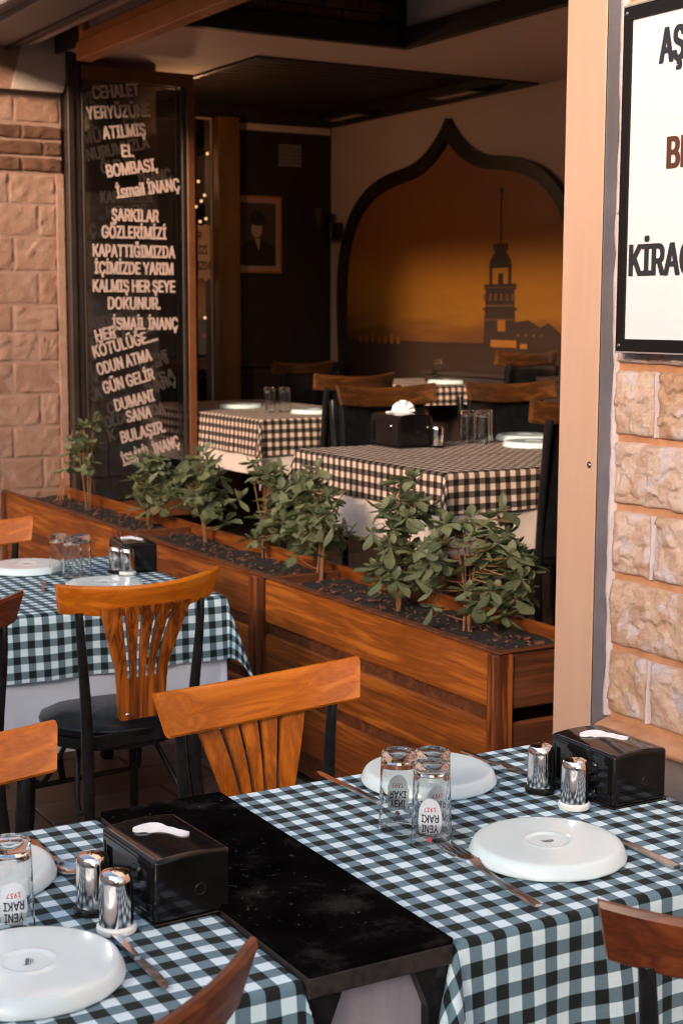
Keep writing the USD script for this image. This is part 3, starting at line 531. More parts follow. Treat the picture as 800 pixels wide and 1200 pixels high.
for tx, zz, xx in (('R', .12, -.035), ('İZİ', .02, -.012), ('IZDA', -.09, 0)): part(no, 'lettering', flat(sbox(0, 0, 1, 1), 0, .001) if False else basis(words(tx, .055, None, .001, .6), (1, 0, 0), (0, 0, 1), (0, -1, 0), (xx, -.0035, zz)), INK)
cl = thing('bulb_reflections', 'small pale glass bulbs hanging on a wire above the mirror', 'string lights', (4.50, 9.75, 0))  # glowing beads paint the reflection of a lit chandelier
bp = [(.05, -.05, 2.74), (-.02, -.05, 2.55), (.035, -.03, 2.46), (.01, -.03, 2.42), (-.03, -.03, 2.38), (.04, -.04, 2.30), (.0, -.03, 2.28), (.03, -.03, 1.62)]
part(cl, 'wire', tube(spline(bp, 60), .0015, 5), DARKFRAME)
for (x, y, z) in bp: part(cl, 'bulb', T(trimesh.creation.icosphere(2, .010), (x, y, z-.015)), BULB_GLINT, True)
pe = thing('pendant_lamp', 'small lit lamp with three warm bulbs hanging by the corner of the lettered glass', 'lamp', (3.935, 8.66, 2.77))
part(pe, 'cord', tube([(0, 0, .38), (0, 0, .06)], .006, 8), DARKFRAME, True); part(pe, 'cap', T(lathe([(0, .075), (.03, .06), (.034, .02), (.0, .03)], 20)), BRASS, 30)
LAMP = usdkit.material(stage, L('lamp_bulb_glow'), {'e': ('emission', {'color': (1, .56, .27), 'strength': LAMPS})}, surface='e.emission')
for k in range(3): part(pe, 'bulb', T(trimesh.creation.icosphere(2, .020), (.022*math.cos(k*2.1+.4), .022*math.sin(k*2.1+.4), -.03*k)), LAMP, True)
# ---------------------------------------------------------------- folded glass leaves with lettering
FRONT = [("CEHALET",3.147,2.819,0.267,8),("YERYÜZÜNE",3.160,2.713,0.366,6),("ATILMIŞ",3.192,2.612,0.248,8),("EL",3.210,2.509,0.069,5),("BOMBASI,",3.234,2.420,0.297,10),("İsmail İNANÇ",3.327,2.315,0.376,9),("ŞARKILAR",3.250,2.166,0.272,0),("GÖZLERİMİZİ",3.243,2.074,0.376,0),("KAPATTIĞIMIZDA",3.242,1.973,0.480,0),("İÇİMİZDE YARIM",3.240,1.881,0.460,0),("KALMIŞ HER ŞEYE",3.239,1.784,0.480,0),("DOKUNUR.",3.237,1.691,0.307,0),("İSMAİL İNANÇ",3.301,1.580,0.386,0),("HER",3.065,1.525,0.119,12),("KÖTÜLÜĞE....",3.179,1.473,0.386,14),("ODUN ATMA",3.172,1.371,0.327,14),("GÜN GELİR",3.195,1.267,0.307,14),("DUMANI",3.229,1.159,0.238,13),("SANA",3.253,1.082,0.149,11),("BULAŞIR.",3.277,0.982,0.267,12),("İSMAİL İNANÇ",3.321,0.875,0.356,16)]
REAR = [("YE",3.016,2.783,0.069,8),("MÜ",3.031,2.580,0.109,8),("ET",3.262,2.661,0.089,8),("ONURUMUZLA",3.161,2.520,0.416,14),("ÖLELİM",3.185,2.436,0.208,10),("İNANÇ",3.395,2.385,0.20,12),("KARANLIĞI",3.231,2.270,0.307,3),("HER ŞEYİ",3.230,2.193,0.24,5),("Ç",3.030,2.083,0.035,0),("Ş",2.975,1.881,0.035,0),("KARDEŞLER",3.126,1.598,0.317,12),("KARDEŞLİKLERİN",3.144,1.510,0.515,14),("ÖL",2.994,1.405,0.079,14),("EV",3.01,1.285,0.08,15),("DE",3.42,1.395,0.08,15),("KA",3.02,1.19,0.09,16),("İÇİN",3.37,1.36,0.18,18),("YSA",3.43,1.28,0.15,16),("İNANÇ",3.414,1.238,0.188,20),("Ç",3.115,1.115,0.04,13),("OLDUĞUNDA",3.258,1.073,0.366,12),("K",3.12,0.965,0.04,12)]
def leaf_panel(yy, lines, letter, label, cap, copper):
    g = thing('glass_panel', label, 'glass panel', (0, yy, 0), 0)
    fr = COPPER_DK if copper else DARKFRAME
    part(g, 'top_rail', cbx(2.95, 3.60, -.014, .014, 2.868, 2.94, .003), fr); part(g, 'bottom_rail', cbx(2.95, 3.60, -.014, .014, .5, .60, .003), fr)
    part(g, 'stile', cbx(2.95, 2.965, -.013, .013, .601, 2.867, .002), DARKFRAME); part(g, 'stile', cbx(3.56, 3.605, -.013, .013, .601, 2.867, .003), fr)
    part(g, 'stile', cbx(3.528, 3.546, -.012, .012, .601, 2.867, .002), DARKFRAME)
    part(g, 'glass', bx(2.965, 3.56, -.003, .003, .60, 2.868), PANE)
    for t, x, z, w, r in lines:
        m = words(t, cap, w, .0012, heavy=.028); m = T(m, rz=r)
        part(g, 'lettering', basis(m, (1, 0, 0), (0, 0, 1), (0, -1, 0), (x, -.0035, z)), letter)
    return g
leaf_panel(7.86, FRONT, LETTER, 'front lettered glass leaf in a copper frame beside the stone wall', .064, True)
leaf_panel(7.93, REAR, LETTER2, 'rear lettered glass leaf folded behind the copper framed one', .062, False)

# ================================================================ PLANTER
PX, PB, ZT = 2.458, 2.815, .70
pl = thing('planter_box', 'long varnished wooden planter box along the open front', 'planter')
mods = [(3.37, 4.87), (4.87, 6.22), (6.22, 7.86)]
for i, (a, b) in enumerate(mods):
    y0, y1 = a+.06, b-.06
    rows = [(.528, .690), (.322, .488), (.115, .285)]
    for j, (z0, z1) in enumerate(rows):
        mt = W_PLANT[(i+j*2) % 3]
        bd = cbx(PX+.012, PX+.034, y0, y1, z0, z1, .007)
        part(pl, 'front_board', bd, mt)
    part(pl, 'back_panel', bx(PX+.0345, PX+.045, y0, y1, .05, .68), W_ENDDK)
    part(pl, 'corner_post', cbx(PX, PX+.06, a+.002, a+.055, .0, .692, .006), W_POST)
    part(pl, 'corner_post', cbx(PX, PX+.06, b-.055, b-.002, .0, .692, .006), W_POST)
    part(pl, 'rear_board', cbx(PB, PB+.02, a, b, .2, .70, .004), W_PLANT[1])
    part(pl, 'base_board', bx(PX+.03, PB, y0, y1, .03, .06), W_ENDDK)
    part(pl, 'top_edge', cbx(PX+.006, PX+.040, y0-.059, y1+.059, .6925, .7005, .003), W_ENDDK)
    if i: part(pl, 'divider_rail', cbx(PX+.046, PB-.002, a-.012, a+.012, .64, .682, .004), W_ENDDK)
for j, (z0, z1) in enumerate([(.528, .690), (.322, .488), (.115, .285)]): part(pl, 'end_board', cbx(PX+.0615, PB-.002, 3.38, 3.402, z0, z1, .006), W_ENDDK)
part(pl, 'end_edge', cbx(PX+.041, PB, 3.376, 3.405, .6922, .7002, .003), W_ENDDK)
def soil():
    xs, ys = np.linspace(PX+.0455, PB-.001, 22), np.linspace(3.403, 7.85, 200)
    X, Y = np.meshgrid(xs, ys, indexing='ij'); Z = .628+.03*meshkit.fbm(np.stack([X*16, Y*16, X*0], -1), 4, 3)+.015*meshkit.noise(np.stack([X*4, Y*4, X*0], -1), 8)
    n = len(ys); f = np.array([(i*n+j, (i+1)*n+j, (i+1)*n+j+1, i*n+j+1) for i in range(len(xs)-1) for j in range(n-1)])
    return trimesh.Trimesh(np.stack([X, Y, Z], -1).reshape(-1, 3), np.vstack([f[:, [0, 1, 2]], f[:, [0, 2, 3]]]), process=False)
so = part('/World', 'soil', soil(), SOIL, True); tag(so, 'black crumbly soil filling the long wooden planter', 'soil', kind='stuff')
chips = []
for i in range(900):
    s = rnd.uniform(.003, .008) if i % 7 else rnd.uniform(.008, .016)
    c = cbx(-s, s, -s*.5, s*.5, -s*.2, s*.2, s*.12)
    chips.append(T(c, (rnd.uniform(PX+.06, PB-.02), rnd.uniform(3.43, 7.8), .653+rnd.uniform(0, .008)), rnd.uniform(-40, 40), rnd.uniform(-40, 40), rnd.uniform(0, 180)))
ch = part('/World', 'bark_mulch', cat(chips), BARK); tag(ch, 'reddish bark chips strewn over the planter soil', 'bark chips', kind='stuff')

# ---------------------------------------------------------------- planter shrubs: each leaf a piece
def leaf_mesh(ln, wd, cup, curl):
    us = np.linspace(0, 1, 7); wprof = np.array([.10, .42, .78, 1.0, .98, .66, .06])
    v, f = [], []
    for u, w in zip(us, wprof):
        zc = curl*math.sin(u*2.2)*ln - .0*u
        for s in (-1, 0, 1):
            v.append((s*w*wd/2, u*ln, zc+abs(s)*cup*w*wd*.5))
    for i in range(6):
        for j in range(2): f += [(i*3+j, i*3+j+1, i*3+j+4), (i*3+j, i*3+j+4, i*3+j+3)]
    return trimesh.Trimesh(v, f, process=False)
def orient(mesh, d, roll, at):
    d = np.array(d, float); d /= np.linalg.norm(d); side = np.cross(d, (0, 0, 1.0))
    if np.linalg.norm(side) < 1e-3: side = np.array([1.0, 0, 0])
    side /= np.linalg.norm(side); nrm = np.cross(side, d)
    c, s = math.cos(roll), math.sin(roll); side, nrm = c*side+s*nrm, -s*side+c*nrm
    return basis(mesh, side, d, nrm, at)
def shrub(label, base, crown, nros, size, seed):
    """crown: (x, y, z, rx, ry, rz) of the leafy volume above the base."""
    rr = random.Random(seed); p = thing('potted_shrub', label, 'shrub', base, 0, None)
    c = np.array(crown[:3]); R = np.array(crown[3:]); count = 0; rest = []
    mains = []
    for q in range(4):
        tp = c+R*np.array([rr.uniform(-.45, .45), rr.uniform(-.55, .55), rr.uniform(.25, .8)])
        b0 = np.array([rr.uniform(-.012, .012), rr.uniform(-.012, .012), -.012])
        path = spline([b0, b0*.5+tp*.45*np.array([.5, .5, 1])+np.array([rr.uniform(-.01, .01), rr.uniform(-.01, .01), 0]), tp], 14); mains.append(path)
        part(p, 'stem', tube(path, np.linspace(.0048, .002, 14), 6), STEM, True)
    lobes = [np.array([rr.uniform(-.7, .7), rr.uniform(-.75, .75), rr.uniform(-.55, .85)]) for _ in range(7)]
    spots = []; tries = 0
    while len(spots) < nros and tries < 4000:
        tries += 1; l_ = rr.choice(lobes); u = l_+np.array([rr.gauss(0, .30), rr.gauss(0, .30), rr.gauss(0, .26)])
        if np.linalg.norm(u) < 1.12 and u[2] > -.95 and all(np.linalg.norm(u-w) > .20 for w in spots): spots.append(u)
    for u in spots:
        at = c+R*u
        path = min(mains, key=lambda m: np.linalg.norm(m-at, axis=1).min()); i = int(np.linalg.norm(path-at+np.array([0, 0, .03]), axis=1).argmin()); st = path[i]
        part(p, 'twig', tube(spline([st, (st+at)/2+np.array([0, 0, -.006]), at], 6), np.linspace(.0024, .0014, 6), 5), STEM, True)
        n = rr.choice((7, 8, 9)); a0 = rr.uniform(0, 6.28); out = np.array([u[0], u[1], 0])
        ax = np.array([u[0]*.5+rr.uniform(-.2, .2), u[1]*.5+rr.uniform(-.2, .2), 1.0]); ax /= np.linalg.norm(ax)
        e1 = np.cross(ax, [0, 1.0, 0]); e1 /= np.linalg.norm(e1); e2 = np.cross(ax, e1)
        for k in range(n):
            a = a0+k*2.4+rr.uniform(-.25, .25); inner = k > n-4
            el = rr.uniform(.55, 1.15) if inner else rr.uniform(-.55, .30)
            ln = size*rr.uniform(.75, 1.2)*(.68 if inner else 1)
            ln *= rr.choice((.72, .9, 1, 1, 1.08)); lf = leaf_mesh(ln, ln*rr.uniform(.42, .60), rr.uniform(.10, .65), rr.uniform(-.45, .08))
            d = (e1*math.cos(a)+e2*math.sin(a))*math.cos(el)+ax*math.sin(el)
            lf = orient(lf, d, rr.uniform(-.35, .35), at+d*.003); mt = LEAVES[rr.choices((0, 1, 2, 3), (5, 5, 4, .3))[0]]
            if count < 296: part(p, 'leaf', lf, mt, True); count += 1
            else: rest.append(lf)
    if rest: part(p, 'leaf_mass', cat(rest), LEAVES[1], True, kind='stuff')
    return p
shrub('small thin shrub at the far end of the planter by the stone wall', (2.72, 7.25, .645), (.0, .02, .25, .09, .16, .24), 18, .072, 11)
shrub('low bushy shrub in front of the lettered glass', (2.76, 6.55, .645), (-.02, -.02, .19, .11, .21, .14), 36, .072, 12)
shrub('leafy shrub beside the copper stile of the lettered glass', (2.75, 5.93, .645), (.02, .0, .24, .13, .22, .15), 42, .080, 13)
shrub('slim upright shrub at the middle divider of the planter', (2.78, 5.42, .645), (.0, .0, .23, .09, .14, .17), 32, .070, 14)
shrub('tall full shrub in front of the white undercloth of the indoor table', (2.73, 4.86, .645), (.0, .0, .235, .125, .17, .18), 52, .073, 15)
shrub('tall shrub in front of the napkin box of the indoor table', (2.70, 4.27, .645), (.0, .0, .25, .11, .14, .20), 50, .071, 16)
shrub('broad spreading shrub at the near end of the planter by the post', (2.67, 3.83, .645), (.02, -.01, .215, .14, .18, .185), 54, .073, 17)
tw = thing('dry_twigs', 'bare orange dry twigs by the corner of the stone wall', 'twigs', (2.70, 7.62, .645))
for a, b in (((0, 0), (.03, .33)), ((.02, 0), (-.05, .26)), ((-.02, 0), (.08, .38)), ((.05, .02), (.02, .28)), ((.06, 0), (-.02, .17))):
    part(tw, 'twig', tube(spline([(a[0], 0, a[1]), ((a[0]+b[0])/2+.012, -.01, b[1]*.55), (b[0], 0, b[1])], 8), np.linspace(.003, .0015, 8), 5), TWIG, True)

# ================================================================ CHAIRS (local: sitter faces +y, origin on the floor under the seat)
def rail_mesh(w=.52, h=.088, z1=.89, y0=-.2, sag=.055, t=.021, wb=.93):
    n = 25; prof = []
    c = .006
    # cross-section in (depth, height): depth + = sitter's side
    sec = [(-t/2+c, 0), (t/2-c, 0), (t/2, c), (t/2, h-c*1.4), (t/2-c, h), (-t/2+c, h), (-t/2, h-c*1.4), (-t/2, c)]
    v = []
    for i in range(n):
        s = -1+2*i/(n-1)
        for d, hh in sec:
            k = wb+(1-wb)*hh/h
            x = s*w/2*k; y = y0-sag*(1-s*s)+d-.16*(hh-h)*-1*-.10-(hh)*.22+.02
            v.append((x, y, z1-h+hh-.019*(1-s*s)))
    m = len(sec); f = []
    for i in range(n-1):
        for j in range(m):
            k = (j+1) % m; f += [(i*m+j, i*m+k, (i+1)*m+k), (i*m+j, (i+1)*m+k, (i+1)*m+j)]
    for j in range(1, m-1): f += [(0, j+1, j), ((n-1)*m, (n-1)*m+j, (n-1)*m+j+1)]
    t_ = trimesh.Trimesh(v, f, process=False); t_.fix_normals(); return t_
def splat_mesh(y0=-.2, sag=.055):
    zt, zb, zs = .812, .475, .60
    p = Polygon([(-.145, zt), (.145, zt), (.112, .71), (.083, .62), (.078, .55), (.076, zb+.01), (.068, zb), (-.068, zb), (-.076, zb+.01), (-.078, .55), (-.083, .62), (-.112, .71)])
    for k in (-1.5, -.5, .5, 1.5):
        b, t = k*.029, k*.059
        p = p.difference(LineString(spline([(b, zs, 0), (b*1.12, zs+.05, 0), (b+(t-b)*.42, .725, 0), (t, zt+.02, 0)], 14)[:, :2]).buffer(.0060, 6))
    m = trimesh.creation.extrude_polygon(p, .011, engine='earcut').subdivide_to_size(.03)
    v = m.vertices.copy(); x, z, d = v[:, 0], v[:, 1], v[:, 2]
    u = (z-zb)/(zt-zb); yy = y0-sag*(1-(x/.26)**2)*np.clip(.30+.70*u, 0, 1)-.012+.022*np.sin(u*PI*.9)+(1-u)*.022
    return trimesh.Trimesh(np.stack([x, yy+d, z], -1), m.faces, process=False)
def make_chair(name, label, loc, rot, rail, splat):
    c = thing(name, label, 'chair', loc, rot, None)
    part(c, 'top_rail', rail_mesh(), rail, 35); part(c, 'splat', splat_mesh(), splat, 30)
    for s in (-1, 1):
        part(c, 'back_post', tube(spline([(s*.196, -.205, .803), (s*.186, -.205, .66), (s*.172, -.195, .45), (s*.178, -.21, .25), (s*.192, -.245, .012)], 14), np.interp(np.linspace(0, 1, 14), [0, .35, .5, 1], [.0115, .0165, .018, .013]), 10), BLACKMETAL, True)
        part(c, 'front_leg', tube(spline([(s*.150, .155, .42), (s*.17, .175, .30), (s*.176, .182, .15), (s*.184, .195, .012)], 10), np.linspace(.016, .012, 10), 10), BLACKMETAL, True)
        part(c, 'bentwood_brace', tube(spline([(s*.165, -.175, .22), (s*.13, -.05, .34), (s*.11, .0, .40), (s*.13, .06, .33), (s*.165, .16, .22)], 14), .008, 8), BLACKMETAL, True)
        part(c, 'splat_bolt', T(lathe([(0, .003), (.005, .0025), (.007, 0)], 12), (s*.052, -.2135, .492), rx=90), STEEL, True)
    seat = lathe([(0, .418), (.192, .418), (.203, .425), (.207, .440), (.203, .450), (.16, .4665), (.10, .471), (0, .472)], 40)
    seat.apply_scale([1, 1.02, 1]); part(c, 'seat_cushion', seat, VINYL, 60)
    part(c, 'seat_ring', T(lathe([(.165, .385), (.198, .385), (.200, .417), (.165, .417), (.165, .385)], 36)), BLACKMETAL, 40)
    part(c, 'back_rail', cbx(-.165, .165, -.205, -.185, .40, .44, .004), BLACKMETAL)
    part(c, 'stretcher', tube([(-.176, -.21, .20), (.176, -.21, .20)], .008), BLACKMETAL, True); part(c, 'stretcher', tube([(-.176, .18, .20), (.176, .18, .20)], .008), BLACKMETAL, True)
    return c
def chair_at(p, q, face, frac=None):
    """Rail ends p (left in the picture) and q; face +1 = sitter looks along +y, -1 = towards the camera."""
    p, q = np.array(p, float), np.array(q, float); a = math.degrees(math.atan2(q[1]-p[1], q[0]-p[0])); cx, cy = (p+q)/2
    rot = a if face > 0 else a+180; r = math.radians(rot)
    off = np.array([0, .203]); o = np.array([cx, cy])+np.array([math.cos(r)*off[0]-math.sin(r)*off[1], math.sin(r)*off[0]+math.cos(r)*off[1]])
    return (o[0], o[1], .012), rot
l, r = chair_at((1.133, 2.69), (1.65, 2.778), -1); C1 = make_chair('bistro_chair', 'bright varnished chair facing the camera behind the two laid front tables', l, r, W_RAIL, W_SPLAT)
l, r = chair_at((1.375, 3.933), (1.902, 3.99), 1); C2 = make_chair('bistro_chair', 'chair with a round black seat showing, pulled to the left rear table', l, r, W_RAIL, W_SPLAT2)
l, r = chair_at((1.211, 1.433), (1.66, 1.18), 1); C6 = make_chair('bistro_chair', 'dark brown chair at the near side of the right table', l, r, W_RAIL2, W_SPLAT2)
l, r = chair_at((.40, 2.46), (.900, 2.60), -1); copy(C1, 'chair at the left edge just behind the left front table', l, r)
l, r = chair_at((.765, 3.76), (1.273, 3.888), 1); copy(C6, 'shade-toned chair at the left edge pulled to the left rear table', l, r)
l, r = chair_at((1.26, 5.29), (1.785, 5.33), -1); copy(C1, 'far chair behind the left rear table in front of the planter', l, r)
l, r = chair_at((.285, 1.375), (.782, 1.545), 1); copy(C6, 'shade-toned chair back lowest in the photo at the left front table', l, r)

# ================================================================ TABLES
def cloth(x0, x1, y0, y1, z, drops, res=.0115, seed=1, wave=.018, ear=.30, rr=.011, off=(0, 0)):
    """A square cloth draped over a table top. drops: overhang at x0, x1, y0, y1."""
    dl, dr, df, db = drops
    us = np.arange(x0-dl, x1+dr+res/2, res); vs = np.arange(y0-df, y1+db+res/2, res)
    U, V = np.meshgrid(us, vs, indexing='ij')
    cx, cy = np.clip(U, x0, x1), np.clip(V, y0, y1); dx, dy = U-cx, V-cy; d = np.hypot(dx, dy)
    nx, ny = np.where(d > 0, dx/np.maximum(d, 1e-9), 0), np.where(d > 0, dy/np.maximum(d, 1e-9), 0)
    a = np.minimum(d/rr, PI/2); straight = np.maximum(d-rr*PI/2, 0)
    h = rr*np.sin(a); drop = rr*(1-np.cos(a))+straight
    s = np.where(np.abs(dx) > np.abs(dy), V, U)
    w = (np.sin(s*21+seed*1.7)+.6*np.sin(s*37+seed*3.1)+1.1)*.5
    tight = np.where((np.abs(dx) > np.abs(dy)), np.where(dx < 0, dl < .16, dr < .16), False)
    h = h+np.where(tight, .15, 1.0)*wave*w*np.clip(straight/.25, 0, 1.2)+.03*straight*np.where(tight, .2, 1)
    s2 = np.where(d > 0, 2*np.abs(nx*ny), 0)
    h = h+ear*straight*s2**1.3*.8; drop = drop-.10*straight*s2
    fold = sum(np.exp(-((W-c)/.004)**2)*a_ for W, c, a_ in ((U, (x0+x1)/2+.05, .0016), (V, (y0+y1)/2-.04, .0015), (U, x0+.17, .0012)))
    top = (d == 0)*((meshkit.fbm(np.stack([U*7, V*7, U*0+seed], -1), 3, seed)-.5)*.0030+fold)
    P = np.stack([cx+nx*h, cy+ny*h, z-drop+top+.0012], -1)
    n = len(vs); f = np.array([(i*n+j, (i+1)*n+j, (i+1)*n+j+1, i*n+j+1) for i in range(len(us)-1) for j in range(n-1)])
    t = trimesh.Trimesh(P.reshape(-1, 3), np.vstack([f[:, [0, 1, 2]], f[:, [0, 2, 3]]]), process=False)
    return t, np.stack([U.ravel()+off[0]+5, V.ravel()+off[1]+5], -1)
def dining_table(label, x0, x1, y0, y1, z, zf=.012, mat=BLACKMETAL):
    t = thing('dining_table', label, 'table', ((x0+x1)/2, (y0+y1)/2, zf)); a, b = (x1-x0)/2, (y1-y0)/2; h = z-zf
    part(t, 'tabletop', cbx(-a+.002, a-.002, -b+.002, b-.002, h-.028, h-.002, .003), mat)
    for sx in (-1, 1):
        for sy in (-1, 1): part(t, 'leg', cbx(sx*(a-.07)-.02, sx*(a-.07)+.02, sy*(b-.07)-.02, sy*(b-.07)+.02, 0, h-.0285, .004), mat)
    part(t, 'apron', bx(-a+.06, a-.06, -b+.05, -b+.068, h-.09, h-.0285), mat); part(t, 'apron', bx(-a+.06, a-.06, b-.068, b-.05, h-.09, h-.0285), mat)
    return t
def lay(label, x0, x1, y0, y1, z, drops, mat, seed, name='tablecloth', wave=.018, off=(0, 0), res=.0115, ear=.3, group=None):
    m, uv = cloth(x0, x1, y0, y1, z, drops, res, seed, wave, ear, off=off)
    p = part('/World', name, m, mat, True, uv); tag(p, label, 'tablecloth', group); return p
TZ = .748
dining_table('right front table under the checked cloth beside the stone wall', 1.186, 1.895, 1.715, 2.462, TZ)
lay('green checked cloth on the right front table with the whole plate', 1.186, 1.895, 1.715, 2.462, TZ, (.15, .22, .42, .25), GINGHAM, 1, wave=.024, res=.008, ear=.62)
dining_table('left front table under the checked cloth at the left edge', .185, .925, 1.715, 2.462, TZ)
lay('bluish checked cloth on the left front table next to the black board', .185, .925, 1.715, 2.462, TZ, (.25, .12, .40, .25), GINGHAM, 4, wave=.022, res=.008, off=(.011, .006))
dining_table('rear left table in front of the planter under two cloths', 1.17, 2.05, 4.295, 5.20, TZ)
lay('plain white undercloth hanging low on the rear left table', 1.18, 2.04, 4.303, 5.19, TZ-.004, (.42, .42, .43, .42), LINEN, 7, 'undercloth', .006, res=.02, ear=.04)
lay('checked top cloth on the rear left table before the planter', 1.165, 2.056, 4.288, 5.207, TZ+.0012, (.2, .22, .205, .2), GINGHAM, 9, wave=.012, off=(.02, 0))
# narrow black board bridging the two front tables
ft = thing('filler_board', 'scuffed black narrow board bridging the gap between the front tables', 'side table', (1.054, 2.08, 0))
FX, FY = .118, .380
part(ft, 'board_top', cbx(-FX, FX, -FY, FY+.005, .752, .762, .0025), BOARDTOP)
part(ft, 'board_edge', cbx(-FX+.001, FX-.001, -FY+.001, FY+.004, .722, .7515, .002), BOARD_EDGE)
for s in (-1, 1): part(ft, 'leg_bracket', basis(extr(Polygon([(s*(FX-.002), .7215), (s*(FX-.06), .7215), (s*(FX-.035), .66), (s*(FX-.035), .012), (s*(FX-.012), .012), (s*(FX-.012), .66)]), .02), (1, 0, 0), (0, 0, 1), (0, -1, 0), (0, -FY+.03, 0)), BLACKMETAL)
part(ft, 'hanging_cloth', bx(-FX+.014, FX-.014, -FY+.032, -FY+.036, .012, .7215), GREYPANEL)
for s in (-1, 1): part(ft, 'rear_leg', bx(s*(FX-.03)-.015, s*(FX-.03)+.015, FY-.05, FY-.02, .012, .7215), BLACKMETAL)

# ---------------------------------------------------------------- tableware
PLATE_PROF = [(0, 0.0184), (.028, .0184), (.032, .0187), (.0355, .0202), (.0385, .0204), (.042, .0197), (.048, .0195), (.085, .0198), (.112, .0199), (.1185, .0192), (.1228, .0172), (.1262, .0125), (.1298, .0060), (.1305, .0030), (.1290, .0008), (.124, .0006), (.110, .0040), (0, .0040)]
def make_plate(label, loc, rot):
    p = thing('plate', label, 'plate', loc, rot)
    part(p, 'plate_body', lathe([(r_, z_*1.25) for r_, z_ in PLATE_PROF], 72), PORCELAIN, True)
    part(p, 'maker_mark', T(words('bonna', .0065, .021, .0003), (0, .002, .0231)), INK_GREY)
    part(p, 'maker_line', T(bx(-.009, .009, -.0006, .0006, 0, .0003), (0, -.0035, .0231)), INK_GREY); part(p, 'maker_line', T(bx(-.006, .006, -.0004, .0004, 0, .0003), (0, -.006, .0231)), INK_GREY)
    return p
ZS = TZ+.0032
P1 = make_plate('upturned white plate nearest the front edge of the right table', (1.512, 1.925, ZS), -12)
copy(P1, 'upturned white plate behind the glasses at the far side of the right table', (1.562, 2.358, ZS), 60)
copy(P1, 'large upturned white plate at the bottom left corner', (.613, 1.893, ZS), 68)
copy(P1, 'half hidden white plate behind the left glass', (.655, 2.285, ZS), 100)
copy(P1, 'white plate at the far side of the rear left table', (1.66, 5.03, ZS+.003), 20)
copy(P1, 'white plate at the near side of the rear left table', (1.76, 4.56, ZS+.003), 140)

GH = .142
def glass_mesh():
    def dense(p):
        o = []
        for a, b in zip(p[:-1], p[1:]):
            a, b = np.array(a), np.array(b); l_ = np.linalg.norm(b-a)
            ts = [0] if l_ < .006 else [0, .0012/l_, 1-.0012/l_]
            o += [tuple(a+(b-a)*t_) for t_ in ts]
        return o+[p[-1]]
    out = [(0, .1415), (.022, .1420), (.0265, .1405), (.0290, .1365), (.0286, .130), (.0292, .115), (.0300, .08), (.0308, .04), (.0318, .008), (.0318, .002), (.0312, 0)]
    inn = [(.0306, .0006), (.0306, .008), (.0296, .04), (.0288, .08), (.0280, .114), (.0262, .1225), (.020, .1262), (0, .1270)]
    return lathe([(r_*1.07, z_) for r_, z_ in dense(out+inn)], 72)
GM = glass_mesh()
def wrap(m, r, a0):
    """Bends flat lettering (x right, y up, z out) round an upright cylinder."""
    m = m.subdivide_to_size(.006) if len(m.faces) < 400 else m
    v = m.vertices.copy(); a = a0+v[:, 0]/r; R = r+v[:, 2]
    return trimesh.Trimesh(np.stack([R*np.cos(a), R*np.sin(a), v[:, 1]], -1), m.faces, process=False)
def make_glass(name, label, loc, rot, printed=True):
    g = thing(name, label, 'glass', loc, rot)
    part(g, 'tumbler', GM, GLASS, True)
    if printed:
        def up(txt, h, w, z): return T(words(txt, h, w, .0002), (0, z, 0), rz=180)
        blob = Polygon(spline([(-.019, .028), (-.021, .052), (-.017, .074), (-.004, .088), (.010, .084), (.019, .066), (.021, .044), (.017, .028)], 40))
        b = trimesh.creation.extrude_polygon(blob, .0002, engine='earcut').subdivide_to_size(.005)
        part(g, 'white_print', wrap(b, .03275, 0), PRINT_WHITE)
        for r_ in (.0332, .0320):
            part(g, 'lettering', wrap(up('YENİ', .0125, .028, .036), r_, 0), INK); part(g, 'lettering', wrap(up('RAKI', .0125, .030, .053), r_-.0001, 0), INK)
            part(g, 'year', wrap(up('1937', .007, .020, .069), r_-.0002, 0), INK_RED)
        part(g, 'emblem', wrap(trimesh.creation.extrude_polygon(Point(0, .018).buffer(.0042), .0003, engine='earcut'), .0341, 0), INK_RED)
    return g
G1 = make_glass('tumbler_glass', 'left upturned printed glass of the three on the right table', (1.362, 2.150, ZS), 60)
copy(G1, 'front upturned printed glass of the three on the right table', (1.374, 2.065, ZS), -128)
copy(G1, 'rear upturned glass of the three, in front of the far plate', (1.415, 2.125, ZS), -105)
copy(G1, 'upturned printed glass at the left edge of the left table', (.640, 2.048, ZS), -100)
G5 = make_glass('clear_glass', 'left of the clear glasses on the rear left table', (1.722, 4.875, ZS+.003), 0, False)
copy(G5, 'middle clear glass on the rear left table', (1.742, 4.80, ZS+.003), 0)
copy(G5, 'right clear glass on the rear left table by the chrome shakers', (1.785, 4.83, ZS+.003), 0)

def make_shaker(label, loc, base):
    s = thing('shaker', label, 'shaker', loc)
    part(s, 'body', lathe([(.0245, .010), (.0252, .012), (.0248, .05), (.0243, .074), (.0236, .0815), (.0205, .0880), (.014, .0905), (0, .0915)], 40), CHROME, 40)
    part(s, 'base_ring', lathe([(0, 0), (.0285, 0), (.0295, .003), (.0290, .008), (.0265, .0105), (0, .0105)], 40), base, 30)
    for a in range(6): part(s, 'hole', T(lathe([(0, .0003), (.0016, 0)], 8), (.007*math.cos(a*PI/3), .007*math.sin(a*PI/3), .0913)), INK)
    return s
S1 = make_shaker('chrome shaker on a white foot in front of the right napkin box', (1.705, 2.096, ZS), WHITEPLASTIC)
S2 = make_shaker('chrome shaker on a dark foot beside the right napkin box', (1.708, 2.200, ZS), BLACKPLASTIC)
copy(S1, 'chrome shaker on a white foot before the left napkin box', (.776, 1.985, ZS)); copy(S2, 'chrome shaker on a dark foot at the left napkin box', (.772, 2.068, ZS))
